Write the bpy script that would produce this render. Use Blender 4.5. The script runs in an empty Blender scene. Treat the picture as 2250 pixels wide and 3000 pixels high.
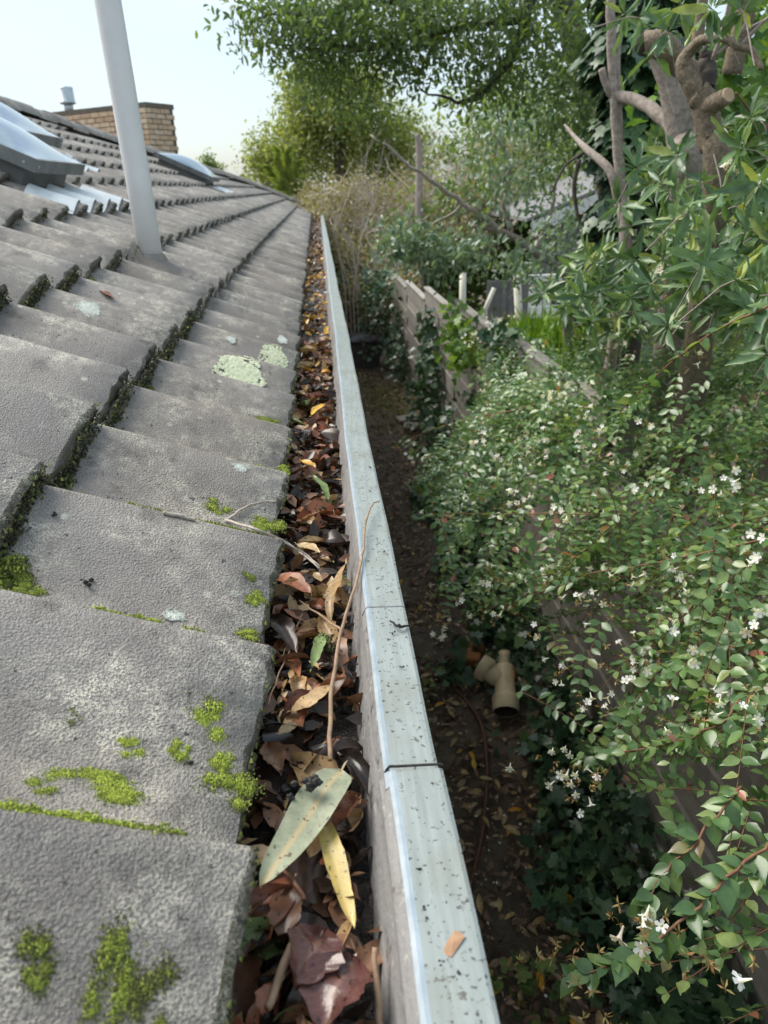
import bpy, math, random
import numpy as np
from mathutils import Vector, Matrix
R = math.radians
random.seed(7); RNG = np.random.default_rng(7)
scn = bpy.context.scene
COL = scn.collection
# ------------------------------------------------------------------ camera
CAMZ = 2.95
FPX, VX, VY, ROLL = 2170.0, 918.0, 556.0, R(3.7)       # focal length in px of the 2250x3000 frame, vanishing point of the eave, roll
def _rot():
    Y = np.array([(VX-1125)/FPX, -(VY-1500)/FPX, -1.0]); Y /= np.linalg.norm(Y)
    up = np.array([-math.sin(ROLL), math.cos(ROLL), 0]); up -= Y*(up@Y); up /= np.linalg.norm(up)
    return np.stack([np.cross(Y, up), Y, up], 1)
M = _rot()
CAM = np.array([0, 0, CAMZ])
cd = bpy.data.cameras.new('camera'); cam = bpy.data.objects.new('camera', cd); COL.objects.link(cam)
mw = Matrix(M.T.tolist()).to_4x4(); mw.translation = Vector((0, 0, CAMZ)); cam.matrix_world = mw
cd.sensor_fit = 'VERTICAL'; cd.sensor_height = 24; cd.sensor_width = 18; cd.lens = 24*FPX/3000
cd.clip_start = .02; cd.clip_end = 2000
cd.dof.use_dof = True; cd.dof.focus_distance = 1.05; cd.dof.aperture_fstop = 5.2
scn.camera = cam
# ------------------------------------------------------------------ world, sun, exposure
SUN_EL, SUN_AZ = R(50), R(-54)                          # light comes over the roof from the left, bright veiled sky
w = bpy.data.worlds.new('World'); scn.world = w; w.use_nodes = True
nt = w.node_tree; bg = nt.nodes['Background']
sky = nt.nodes.new('ShaderNodeTexSky'); sky.sky_type = 'NISHITA'; sky.sun_disc = False
sky.sun_elevation = SUN_EL; sky.sun_rotation = SUN_AZ; sky.air_density = 1.0; sky.dust_density = 2.0
tc = nt.nodes.new('ShaderNodeTexCoord'); mp = nt.nodes.new('ShaderNodeMapping'); mp.inputs['Scale'].default_value = (1, 1, 3.2)
nz = nt.nodes.new('ShaderNodeTexNoise'); nz.inputs['Scale'].default_value = 2.3; nz.inputs['Detail'].default_value = 5
cr = nt.nodes.new('ShaderNodeValToRGB'); cr.color_ramp.elements[0].position = .36; cr.color_ramp.elements[1].position = .62
cr.color_ramp.elements[0].color = (.22, .22, .22, 1); cr.color_ramp.elements[1].color = (1, 1, 1, 1)
mx = nt.nodes.new('ShaderNodeMix'); mx.data_type = 'RGBA'
mx.inputs[7].default_value = (5.0, 5.95, 6.4, 1)
L = nt.links.new
L(tc.outputs['Generated'], mp.inputs['Vector']); L(mp.outputs[0], nz.inputs['Vector']); L(nz.outputs[0], cr.inputs[0])
L(cr.outputs[0], mx.inputs[0]); L(sky.outputs[0], mx.inputs[6]); L(mx.outputs[2], bg.inputs[0])
bg.inputs[1].default_value = .1
sd = bpy.data.lights.new('sun', 'SUN'); sd.energy = 2.7; sd.angle = R(38); sd.color = (1, .95, .86)
sun = bpy.data.objects.new('sun', sd); COL.objects.link(sun)
sv = Vector((math.sin(SUN_AZ)*math.cos(SUN_EL), math.cos(SUN_AZ)*math.cos(SUN_EL), math.sin(SUN_EL)))
sun.rotation_euler = sv.to_track_quat('Z', 'Y').to_euler(); sun.location = (-6, 2, 9)
scn.view_settings.view_transform = 'Standard'; scn.view_settings.look = 'None'
scn.view_settings.exposure = .86; scn.view_settings.gamma = 1; scn.view_settings.use_curve_mapping = False
scn.render.engine = 'CYCLES'
scn.cycles.max_bounces = 6; scn.cycles.transparent_max_bounces = 8
# ------------------------------------------------------------------ survey helpers: sight lines of the photograph (1659x2212 view)
def ray(px, py):
    x, y = px*1.35624, py*1.35624
    return M.T @ np.array([(x-1125)/FPX, -(y-1500)/FPX, -1.0])
def at(px, py, d): r = ray(px, py); return CAM + r/np.linalg.norm(r)*d
def atz(px, py, z): r = ray(px, py); return CAM + r*(z-CAMZ)/r[2]
def aty(px, py, y): r = ray(px, py); return CAM + r*y/r[1]
EX, EZ = -.073, CAMZ-.46                                 # eave edge of the tile crests
TH = R(24.74); GA = .3422; SP = .2715; PH = .155
NR = np.array([math.sin(TH), 0, math.cos(TH)])
def atroof(px, py, h=0):
    r = ray(px, py); return CAM + r*((np.array([EX, 0, EZ])-CAM)@NR + h)/(r@NR)
def roofz(x): return EZ + (EX-x)*math.tan(TH)
# ------------------------------------------------------------------ object helpers
def tag(o, label=None, cat=None, group=None, kind=None):
    for k, v in (('label', label), ('category', cat), ('group', group), ('kind', kind)):
        if v: o[k] = v
    return o
def link(name, data, parent=None, loc=None):
    o = bpy.data.objects.new(name, data); COL.objects.link(o)
    if parent is not None: o.parent = parent
    if loc is not None: o.location = tuple(map(float, loc))
    return o
def empty(name, loc, label, cat, group=None):
    o = link(name, None, None, loc); o.empty_display_size = .1
    return tag(o, label, cat, group)
def mesh(name, v, f, mats, smooth=False, mi=None, fv=None):
    m = bpy.data.meshes.new(name)
    m.from_pydata([tuple(map(float, p)) for p in v], [], [tuple(map(int, q)) for q in f])
    for a in (mats if isinstance(mats, (list, tuple)) else [mats]): m.materials.append(a)
    if mi is not None: m.polygons.foreach_set('material_index', np.array(mi, dtype=np.int32))
    if smooth: m.polygons.foreach_set('use_smooth', np.ones(len(m.polygons), dtype=bool))
    if fv is not None:
        a = m.attributes.new('v', 'FLOAT', 'FACE'); a.data.foreach_set('value', np.array(fv, dtype=np.float32))
    m.update(); return m
class MB:
    def __init__(s): s.v = []; s.f = []; s.m = []
    def add(s, v, f, m=0):
        b = len(s.v); s.v += [tuple(map(float, p)) for p in v]; s.f += [tuple(i+b for i in q) for q in f]; s.m += [m]*len(f); return s
    def box(s, lo, hi, m=0, T=None, bev=0):
        (a, b, c), (d, e, f_) = lo, hi
        v = [(x, y, z) for z in (c, f_) for y in (b, e) for x in (a, d)]
        f = [(0, 2, 3, 1), (4, 5, 7, 6), (0, 1, 5, 4), (2, 6, 7, 3), (0, 4, 6, 2), (1, 3, 7, 5)]
        if bev:
            cx, cy, cz = (a+d)/2, (b+e)/2, (c+f_)/2; v = []; 
            for z, ins in ((c, bev), (c+bev, 0), (f_-bev, 0), (f_, bev)):
                x0, x1, y0, y1 = a+ins, d-ins, b+ins, e-ins; k = bev if ins == 0 else 0
                v += [(x0+k, y0, z), (x1-k, y0, z), (x1, y0+k, z), (x1, y1-k, z), (x1-k, y1, z), (x0+k, y1, z), (x0, y1-k, z), (x0, y0+k, z)]
            f = [tuple(range(7, -1, -1)), tuple(range(24, 32))]
            for r in range(3): f += [(r*8+i, r*8+(i+1) % 8, r*8+8+(i+1) % 8, r*8+8+i) for i in range(8)]
        if T is not None: v = [tuple(T @ Vector(p)) for p in v]
        return s.add(v, f, m)
    def tube(s, pts, rad, n=8, m=0, cap=True, rough=0):
        pts = [Vector(tuple(map(float, p))) for p in pts]
        if not hasattr(rad, '__len__'): rad = [rad]*len(pts)
        v = []; f = []; pu = None
        for i, p in enumerate(pts):
            t = (pts[min(i+1, len(pts)-1)]-pts[max(i-1, 0)]).normalized()
            if pu is None: pu = t.orthogonal().normalized()
            pu = (pu - t*pu.dot(t)).normalized(); q = t.cross(pu)
            for k in range(n):
                a = 2*math.pi*k/n; v.append(p + (pu*math.cos(a)+q*math.sin(a))*rad[i]*(1+(rough*(math.sin(a*3+i*.9)+.7*math.sin(a*5-i*1.7)+random.gauss(0, .5)) if rough else 0)))
        for i in range(len(pts)-1): f += [(i*n+k, i*n+(k+1) % n, i*n+n+(k+1) % n, i*n+n+k) for k in range(n)]
        if cap: f += [tuple(range(n-1, -1, -1)), tuple(range((len(pts)-1)*n, len(pts)*n))]
        return s.add(v, f, m)
    def build(s, name, mats, parent=None, smooth=False, loc=None):
        me = mesh(name, s.v, s.f, mats, smooth, s.m)
        return link(name, me, parent, loc)
def spline(pts, n=4):
    P = [np.array(p, dtype=float) for p in pts]; out = []
    for i in range(len(P)-1):
        a, b, c, d = P[max(i-1, 0)], P[i], P[i+1], P[min(i+2, len(P)-1)]
        for k in range(n):
            t = k/n; out.append(.5*((2*b)+(c-a)*t+(2*a-5*b+4*c-d)*t*t+(3*b-a-3*c+d)*t**3))
    return out+[P[-1]]
def lerps(a, n): return list(np.interp(np.linspace(0, len(a)-1, n), range(len(a)), a))
def branch(mb, pts, rads, n=8, sub=4, jit=0, rough=0):
    p = spline(pts, sub)
    if jit: p = [q+RNG.normal(0, jit, 3) for q in p]
    mb.tube(p, lerps(rads, len(p)), n, rough=rough)
# ------------------------------------------------------------------ materials
def nodes(name):
    m = bpy.data.materials.new(name); m.use_nodes = True
    return m, m.node_tree, m.node_tree.nodes['Principled BSDF']
def ramp(t, fac, stops):
    r = t.nodes.new('ShaderNodeValToRGB'); e = r.color_ramp.elements
    while len(e) < len(stops): e.new(.5)
    for i, (p, c) in enumerate(stops): e[i].position = p; e[i].color = (*c, 1) if len(c) == 3 else c
    t.links.new(fac, r.inputs[0]); return r.outputs[0]
def noise(t, vec, scale, detail=4, rough=.55, out=0):
    n = t.nodes.new('ShaderNodeTexNoise'); n.inputs['Scale'].default_value = scale; n.inputs['Detail'].default_value = detail
    n.inputs['Roughness'].default_value = rough; t.links.new(vec, n.inputs['Vector']); return n.outputs[out]
def mixc(t, fac, a, b, mode='MIX'):
    n = t.nodes.new('ShaderNodeMix'); n.data_type = 'RGBA'; n.blend_type = mode
    for i, s in ((0, fac), (6, a), (7, b)):
        if hasattr(s, 'links'): t.links.new(s, n.inputs[i])
        else: n.inputs[i].default_value = s if i == 0 else (*s, 1)
    return n.outputs[2]
def mth(t, op, a, b=0.0):
    n = t.nodes.new('ShaderNodeMath'); n.operation = op
    for i, s in ((0, a), (1, b)):
        if hasattr(s, 'links'): t.links.new(s, n.inputs[i])
        else: n.inputs[i].default_value = s
    return n.outputs[0]
def bump(t, b, h, dist=.01, strength=.6):
    n = t.nodes.new('ShaderNodeBump'); n.inputs['Distance'].default_value = dist; n.inputs['Strength'].default_value = strength
    t.links.new(h, n.inputs['Height']); t.links.new(n.outputs[0], b.inputs['Normal'])
def wpos(t):
    return t.nodes.new('ShaderNodeNewGeometry').outputs['Position']
def opos(t):
    return t.nodes.new('ShaderNodeTexCoord').outputs['Object']
def BW(c): return (c, c, c)
def simple(name, c1, c2, scale=8, rough=.7, bs=40, bd=.004, world=True, metal=0, spec=.5, obj=True):
    m, t, b = nodes(name); P = wpos(t) if world else opos(t)
    c = ramp(t, noise(t, P, scale), [(.3, c1), (.7, c2)])
    if obj:
        oi = t.nodes.new('ShaderNodeObjectInfo').outputs['Random']
        c = mixc(t, 1, c, ramp(t, oi, [(0, BW(.82)), (1, BW(1.15))]), 'MULTIPLY')
    t.links.new(c, b.inputs['Base Color']); b.inputs['Roughness'].default_value = rough; b.inputs['Metallic'].default_value = metal
    b.inputs['Specular IOR Level'].default_value = spec
    if bs: bump(t, b, noise(t, P, bs, 5), bd)
    return m
def leafmat(name, stops, rough=.45, trans=.3, spec=.5, spots=None, world=True, sc=60):
    m, t, b = nodes(name)
    at_ = t.nodes.new('ShaderNodeAttribute'); at_.attribute_name = 'v'
    oi = t.nodes.new('ShaderNodeObjectInfo').outputs['Random']
    fac = mth(t, 'FRACT', mth(t, 'ADD', at_.outputs['Fac'], oi))
    c = ramp(t, fac, stops)
    P = wpos(t) if world else opos(t)
    c = mixc(t, 1, c, ramp(t, noise(t, P, sc, 3), [(.3, BW(.7)), (.7, BW(1.25))]), 'MULTIPLY')
    if spots: c = mixc(t, ramp(t, noise(t, P, 190, 2), [(spots[0], BW(0)), (spots[0]+.05, BW(1))]), c, spots[1])
    t.links.new(c, b.inputs['Base Color']); b.inputs['Roughness'].default_value = rough; b.inputs['Specular IOR Level'].default_value = spec
    if trans:
        tr = t.nodes.new('ShaderNodeBsdfTranslucent'); ms = t.nodes.new('ShaderNodeMixShader'); ms.inputs[0].default_value = trans
        t.links.new(mixc(t, 1, c, (1.5, 1.5, .7), 'MULTIPLY'), tr.inputs[0])
        t.links.new(b.outputs[0], ms.inputs[1]); t.links.new(tr.outputs[0], ms.inputs[2])
        t.links.new(ms.outputs[0], t.nodes['Material Output'].inputs[0])
    return m
def tile_material(name, base, moss=0.0):
    m, t, b = nodes(name); P = wpos(t)
    c = ramp(t, noise(t, P, 5, 5), [(.3, base[0]), (.55, base[1]), (.8, base[2])])
    oi = t.nodes.new('ShaderNodeObjectInfo').outputs['Random']
    c = mixc(t, 1, c, ramp(t, oi, [(0, BW(.86)), (1, BW(1.1))]), 'MULTIPLY')
    c = mixc(t, 1, c, ramp(t, noise(t, P, 480, 3, .7), [(.35, BW(.68)), (.65, BW(1.25))]), 'MULTIPLY')           # grit
    # pale crusty lichen specks, thick in patches
    patch = mth(t, 'MULTIPLY', ramp(t, noise(t, P, 7.5, 5, .6), [(.46, BW(0)), (.62, BW(1))]), ramp(t, noise(t, P, 42, 5, .65), [(.40, BW(.12)), (.60, BW(1))]))
    speck = ramp(t, noise(t, P, 360, 3, .8), [(.45, BW(0)), (.53, BW(1))])
    c = mixc(t, mth(t, 'MULTIPLY', mth(t, 'MULTIPLY', patch, speck), 1.0), c, (.66, .60, .49))
    v = t.nodes.new('ShaderNodeTexVoronoi'); v.inputs['Scale'].default_value = 23; t.links.new(P, v.inputs['Vector'])
    dots = ramp(t, v.outputs['Distance'], [(.10, BW(1)), (.16, BW(0))])
    c = mixc(t, mth(t, 'MULTIPLY', dots, ramp(t, noise(t, P, 9, 2), [(.5, BW(0)), (.56, BW(1))])), c, (.47, .46, .38))
    c = mixc(t, ramp(t, noise(t, P, 2.3, 4), [(.45, BW(0)), (.75, BW(.5))]), c, (.17, .135, .105))
    stain = ramp(t, noise(t, P, 14, 6, .68), [(.55, BW(0)), (.72, BW(1))])
    c = mixc(t, mth(t, 'MULTIPLY', stain, .75), c, (.06, .053, .046))
    fl_ = ramp(t, noise(t, P, 85, 3, .6), [(.66, BW(0)), (.69, BW(.85))])
    c = mixc(t, fl_, c, (.04, .036, .032))
    if moss: c = mixc(t, ramp(t, noise(t, P, 26, 4), [(.5, BW(0)), (.66, BW(.8))]), c, (.05, .055, .015))
    t.links.new(c, b.inputs['Base Color']); b.inputs['Roughness'].default_value = .62; b.inputs['Specular IOR Level'].default_value = .5
    h = mth(t, 'ADD', noise(t, P, 360, 2, .55), mth(t, 'MULTIPLY', noise(t, P, 75, 4), .3))
    bump(t, b, h, .0040, .9)
    return m
MT = {}
MT['tile'] = tile_material('tile_concrete', [(.172, .155, .142), (.245, .222, .205), (.32, .292, .270)])
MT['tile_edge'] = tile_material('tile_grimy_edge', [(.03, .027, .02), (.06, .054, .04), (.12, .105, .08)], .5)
MT['cap'] = tile_material('ridge_concrete', [(.2, .18, .165), (.26, .235, .21), (.33, .3, .27)])
MT['under'] = simple('sarking', (.02, .02, .02), (.04, .035, .03), 6, .9)
# gutter paint: pale grey green, dirt specks that are dirt
m, t, b = nodes('gutter_paint'); P = wpos(t)
mpn = t.nodes.new('ShaderNodeMapping'); mpn.inputs['Scale'].default_value = (160, 9, 9); t.links.new(P, mpn.inputs['Vector'])
c = ramp(t, noise(t, mpn.outputs[0], 1, 3), [(.3, (.225, .255, .245)), (.7, (.305, .338, .327))])
c = mixc(t, ramp(t, noise(t, P, 13, 4), [(.5, BW(0)), (.7, BW(.6))]), c, (.22, .22, .185))
c = mixc(t, ramp(t, noise(t, P, 170, 4, .65), [(.605, BW(0)), (.635, BW(1))]), c, (.06, .055, .045))
c = mixc(t, ramp(t, noise(t, P, 48, 5, .7), [(.645, BW(0)), (.675, BW(.9))]), c, (.10, .09, .075))
t.links.new(c, b.inputs['Base Color']); b.inputs['Roughness'].default_value = .42; bump(t, b, noise(t, P, 45, 4), .002, .4); MT['gpaint'] = m
m, t, b = nodes('gutter_bare'); P = wpos(t)
mpn = t.nodes.new('ShaderNodeMapping'); mpn.inputs['Scale'].default_value = (30, 6, 60); t.links.new(P, mpn.inputs['Vector'])
c = ramp(t, noise(t, mpn.outputs[0], 1, 4), [(.3, (.23, .22, .215)), (.7, (.36, .345, .34))])
c = mixc(t, ramp(t, noise(t, P, 85, 4, .7), [(.6, BW(0)), (.65, BW(.8))]), c, (.52, .50, .44))
c = mixc(t, ramp(t, noise(t, P, 33, 5, .7), [(.57, BW(0)), (.68, BW(.9))]), c, (.06, .05, .04))
t.links.new(c, b.inputs['Base Color']); b.inputs['Roughness'].default_value = .5; b.inputs['Metallic'].default_value = .15; bump(t, b, noise(t, P, 130, 4), .003, .5); MT['gbare'] = m
MT['gedge'] = simple('gutter_bright_edge', (.40, .47, .52), (.55, .62, .67), 40, .35, 60, .001, metal=.35)
MT['mulch'] = simple('wet_mulch', (.008, .006, .005), (.04, .026, .018), 60, .35, 140, .02, spec=.6)
MT['soil'] = None
MT['pvc'] = simple('white_grey_pipe', (.74, .735, .735), (.8, .79, .79), 9, .38, 0, obj=False)
MT['timber'] = simple('weathered_timber', (.19, .175, .155), (.32, .30, .27), 14, .85, 60, .004)
MT['bark'] = simple('tree_bark', (.13, .10, .07), (.30, .235, .165), 90, .9, 160, .012)
MT['bark2'] = simple('grey_bark', (.22, .175, .145), (.44, .37, .32), 45, .85, 110, .008)
MT['bark3'] = simple('dark_bark', (.05, .042, .035), (.11, .09, .075), 18, .9, 50, .01)
MT['twig'] = simple('dry_twig', (.24, .15, .09), (.42, .28, .18), 70, .7, 160, .002)
MT['greytwig'] = simple('grey_twig', (.28, .24, .2), (.46, .40, .34), 70, .8, 160, .002)
MT['stem'] = simple('red_stem', (.14, .055, .03), (.26, .12, .06), 60, .6, 0)
MT['metal'] = simple('galvanised', (.36, .40, .42), (.5, .54, .56), 12, .38, 30, .001, metal=.7)
MT['metal2'] = simple('flashing_zinc', (.50, .54, .56), (.66, .70, .72), 12, .45, 30, .001, metal=.4)
MT['lead'] = simple('old_lead', (.19, .175, .16), (.26, .24, .22), 9, .75, 60, .003)
MT['curb'] = simple('skylight_curb', (.12, .125, .125), (.22, .225, .22), 9, .6, 40, .002)
m, t, b = nodes('acrylic_dome'); b.inputs['Base Color'].default_value = (.42, .62, .85, 1); b.inputs['Roughness'].default_value = .07
b.inputs['Transmission Weight'].default_value = .7; b.inputs['IOR'].default_value = 1.49; b.inputs['Coat Weight'].default_value = .6; MT['dome'] = m
m, t, b = nodes('brick_cream'); oi = t.nodes.new('ShaderNodeObjectInfo').outputs['Random']; P = wpos(t)
c = ramp(t, oi, [(0, (.50, .35, .23)), (.5, (.60, .45, .31)), (1, (.66, .53, .39))])
c = mixc(t, ramp(t, noise(t, P, 14, 4), [(.45, BW(0)), (.8, BW(.7))]), c, (.24, .17, .11))
t.links.new(c, b.inputs['Base Color']); b.inputs['Roughness'].default_value = .85; bump(t, b, noise(t, P, 60, 4), .006); MT['brick'] = m
MT['mortar'] = simple('dark_mortar', (.10, .085, .07), (.16, .14, .11), 20, .95, 80, .004)
MT['white'] = simple('white_paint', (.66, .66, .63), (.8, .8, .78), 6, .5, 0)
MT['weatherboard'] = simple('cream_board', (.55, .52, .42), (.68, .65, .55), 6, .6, 0)
MT['darkwall'] = simple('dark_boards', (.12, .117, .112), (.18, .175, .165), 9, .8, 30, .003)
MT['binp'] = simple('black_plastic', (.06, .05, .056), (.085, .072, .078), 6, .42, 0)
MT['cream'] = simple('cream_plastic', (.42, .33, .21), (.56, .46, .31), 9, .5, 30, .002, world=False)
MT['rust'] = simple('rust_stain', (.25, .08, .02), (.36, .15, .05), 30, .8, 60, .003)
MT['hole'] = simple('pipe_inside', (.03, .018, .015), (.06, .035, .03), 9, .8, 0)
MT['hose'] = simple('brown_hose', (.085, .035, .024), (.13, .06, .04), 30, .5, 0)
MT['stone'] = simple('slab_stone', (.25, .23, .2), (.36, .33, .29), 12, .9, 60, .004)
MT['yellow'] = simple('yellow_plastic', (.65, .38, .02), (.75, .48, .04), 9, .5, 0)
MT['shingle'] = simple('neighbour_shingles', (.16, .155, .16), (.25, .24, .245), 30, .9, 50, .01)
MT['glass'] = simple('window_glass', (.03, .035, .04), (.05, .055, .06), 2, .08, 0)
MT['lichen'] = simple('pale_lichen', (.46, .50, .32), (.66, .68, .50), 90, .95, 170, .004)
MT['lichen2'] = simple('white_lichen', (.55, .57, .50), (.72, .74, .68), 90, .95, 170, .003)
# moss
m, t, b = nodes('moss_tufts'); a_ = t.nodes.new('ShaderNodeAttribute'); a_.attribute_name = 'v'
c = ramp(t, a_.outputs['Fac'], [(0, (.055, .05, .018)), (.35, (.11, .13, .022)), (.7, (.26, .33, .035)), (1, (.43, .50, .075))])
t.links.new(c, b.inputs['Base Color']); b.inputs['Roughness'].default_value = .8; MT['moss'] = m
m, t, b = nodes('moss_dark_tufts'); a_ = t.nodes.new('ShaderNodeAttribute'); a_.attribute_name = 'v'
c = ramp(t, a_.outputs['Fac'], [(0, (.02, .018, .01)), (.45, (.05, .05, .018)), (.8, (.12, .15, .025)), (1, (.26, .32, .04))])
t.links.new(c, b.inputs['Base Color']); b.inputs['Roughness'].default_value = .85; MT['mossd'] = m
# foliage
MT['abelia'] = leafmat('abelia_leaf', [(0, (.07, .14, .05)), (.45, (.115, .205, .072)), (.8, (.175, .27, .09)), (.95, (.26, .33, .11)), (.985, (.20, .13, .08)), (1, (.45, .16, .10))], .28, .3, .6, sc=40)
MT['petal'] = leafmat('white_petal', [(0, (.85, .84, .83)), (.85, (.85, .82, .81)), (1, (.78, .66, .62))], .6, .3, .3)
MT['sepal'] = leafmat('tan_sepal', [(0, (.30, .14, .06)), (.5, (.40, .25, .10)), (1, (.42, .36, .13))], .6, .2)
MT['pitto'] = leafmat('glossy_serrate_leaf', [(0, (.08, .15, .07)), (.5, (.125, .215, .09)), (.85, (.19, .29, .105)), (1, (.34, .38, .11))], .33, .25, .5, sc=30)
MT['vine'] = leafmat('bright_lobed_leaf', [(0, (.05, .12, .03)), (.6, (.12, .22, .045)), (1, (.24, .36, .07))], .4, .4, .4)
MT['ivy'] = leafmat('dark_ivy_leaf', [(0, (.035, .075, .04)), (.6, (.06, .12, .06)), (1, (.12, .19, .08))], .35, .1, .55)
MT['canopy'] = leafmat('canopy_leaf', [(0, (.065, .11, .05)), (.6, (.11, .17, .065)), (1, (.19, .26, .08))], .4, .45)
MT['blueg'] = leafmat('grey_green_leaf', [(0, (.10, .16, .10)), (.6, (.18, .27, .18)), (1, (.32, .40, .31))], .35, .3)
MT['yellowg'] = leafmat('yellow_green_leaf', [(0, (.16, .20, .07)), (.5, (.27, .32, .11)), (1, (.42, .44, .17))], .5, .5)
MT['olive'] = leafmat('olive_brush_leaf', [(0, (.19, .18, .085)), (.5, (.31, .28, .15)), (1, (.42, .34, .22))], .6, .25)
MT['brush'] = simple('brush_twigs', (.34, .28, .235), (.50, .43, .37), 30, .9, 0)
MT['midg'] = leafmat('mid_green_leaf', [(0, (.09, .15, .05)), (.6, (.17, .25, .075)), (1, (.30, .35, .11))], .45, .4)
MT['grass'] = leafmat('bright_grass', [(0, (.13, .26, .02)), (1, (.28, .42, .05))], .5, .3)
MT['palm'] = leafmat('palm_frond', [(0, (.16, .24, .04)), (1, (.30, .36, .08))], .5, .35)
MT['litter'] = leafmat('ground_litter', [(0, (.09, .052, .034)), (.5, (.19, .105, .068)), (.8, (.34, .22, .135)), (.95, (.48, .36, .2)), (1, (.65, .4, .07))], .6, 0)
LC = {'dark': [(0, (.016, .011, .009)), (1, (.06, .036, .026))], 'brown': [(0, (.10, .045, .025)), (1, (.26, .135, .075))],
      'red': [(0, (.14, .046, .026)), (1, (.34, .13, .065))], 'tan': [(0, (.34, .21, .10)), (1, (.52, .36, .18))],
      'yellow': [(0, (.55, .25, .02)), (1, (.72, .42, .05))], 'green': [(0, (.14, .20, .06)), (1, (.26, .33, .13))]}
for k, s in LC.items(): MT['fall_'+k] = leafmat('fallen_leaf_'+k, s, .24 if k == 'dark' else .36, .05, .4 if k == 'dark' else .42, spots=(.63, (.03, .022, .015)), world=True, sc=90)
def hero(name, base, rib, edge, rough=.45):
    m, t, b = nodes(name); O = opos(t); P = wpos(t)
    sx = t.nodes.new('ShaderNodeSeparateXYZ'); t.links.new(O, sx.inputs[0])
    ax = mth(t, 'ABSOLUTE', sx.outputs[0])
    c = ramp(t, noise(t, P, 70, 4), [(.3, tuple(x*.72 for x in base)), (.7, tuple(x*1.15 for x in base))])
    wv = mth(t, 'SINE', mth(t, 'MULTIPLY', mth(t, 'SUBTRACT', sx.outputs[1], ax), 900))
    c = mixc(t, mth(t, 'MULTIPLY', ramp(t, wv, [(.9, BW(0)), (1, BW(1))]), .3), c, rib)
    c = mixc(t, ramp(t, ax, [(.0003, BW(1)), (.0012, BW(0))]), c, rib)
    c = mixc(t, ramp(t, noise(t, P, 150, 3), [(.62, BW(0)), (.66, BW(1))]), c, edge)
    t.links.new(c, b.inputs['Base Color']); b.inputs['Roughness'].default_value = rough; bump(t, b, noise(t, P, 90, 3), .0012, .6); return m
MT['hero_grey'] = hero('grey_green_gum_leaf', (.25, .27, .18), (.39, .30, .16), (.10, .08, .05))
MT['hero_yellow'] = hero('yellow_narrow_leaf', (.45, .33, .09), (.55, .42, .18), (.10, .07, .03))
MT['hero_wet'] = hero('wet_red_leaf', (.10, .042, .036), (.19, .10, .075), (.04, .015, .012), .2)
MT['cutwood'] = simple('sawn_wood', (.36, .25, .15), (.48, .35, .22), 60, .9, 90, .003)
MT['scrap'] = simple('orange_scrap', (.34, .18, .09), (.46, .27, .15), 90, .6, 120, .001)
MT['crumb'] = simple('black_crumb', (.01, .009, .008), (.035, .03, .026), 90, .6, 200, .006)
# soil
m, t, b = nodes('soil'); P = wpos(t)
c = ramp(t, noise(t, P, 7, 6, .65), [(.3, (.10, .076, .06)), (.55, (.18, .137, .104)), (.75, (.28, .215, .16))])
c = mixc(t, ramp(t, noise(t, P, 60, 4), [(.55, BW(0)), (.7, BW(.6))]), c, (.11, .07, .042))
t.links.new(c, b.inputs['Base Color']); b.inputs['Roughness'].default_value = .95; bump(t, b, noise(t, P, 45, 6, .7), .03, .8); MT['soil'] = m
# ------------------------------------------------------------------ parenting in world coordinates
WLOC = {}
_link0 = link
def link(name, data, parent=None, loc=None):
    o = _link0(name, data, parent, loc)
    if parent is not None and parent.name in WLOC: o.matrix_parent_inverse = Matrix.Translation(-WLOC[parent.name])
    return o
_empty0 = empty
def empty(name, loc, label, cat, group=None):
    o = _empty0(name, loc, label, cat, group); WLOC[o.name] = Vector(tuple(map(float, loc))); return o
# ------------------------------------------------------------------ leaf builders
T8 = (np.array([(0, 0, 0), (-.23, .36, .07), (0, .36, 0), (.23, .36, .07), (-.2, .68, .05), (0, .68, -.01), (.2, .68, .05), (0, 1, -.07)]),
      [(0, 2, 1), (0, 3, 2), (1, 2, 5, 4), (2, 3, 6, 5), (4, 5, 7), (5, 6, 7)])
T4 = (np.array([(0, 0, 0), (-.26, .5, .06), (0, 1, -.05), (.26, .5, .06)]), [(0, 2, 1), (0, 3, 2)])
TL = (np.array([(0, 0, 0), (-.15, .3, .04), (0, .3, 0), (.15, .3, .04), (-.15, .66, .0), (0, .66, -.05), (.15, .66, 0), (0, 1, -.16)]), T8[1])
_iv = [(0, 0), (.30, -.10), (.52, .18), (.30, .38), (.36, .72), (.13, .70), (0, 1.0), (-.13, .70), (-.36, .72), (-.30, .38), (-.52, .18), (-.30, -.10)]
TI = (np.array([(x, y, .05*abs(x)-.06*y*y) for x, y in _iv]+[(0, .35, -.04)]), [(12, i, (i+1) % 12) for i in range(12)])
def serrate():
    v = [(0, 0, 0)]; n = 6; ws = [.1, .17, .2, .19, .14, .07]
    for i in range(n):
        y = .12+.8*i/(n-1); a = ws[i]*(1 if i % 2 else .78); v += [(-a, y, .35*a-.12*y*y), (0, y, -.12*y*y), (a, y, .35*a-.12*y*y)]
    v.append((0, 1, -.13)); f = [(0, 2, 1), (0, 3, 2)]
    for i in range(n-1):
        b = 1+3*i; f += [(b, b+1, b+4, b+3), (b+1, b+2, b+5, b+4)]
    b = 1+3*(n-1); f += [(b, b+1, len(v)-1), (b+1, b+2, len(v)-1)]
    return np.array(v), f
TS = serrate()
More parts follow.
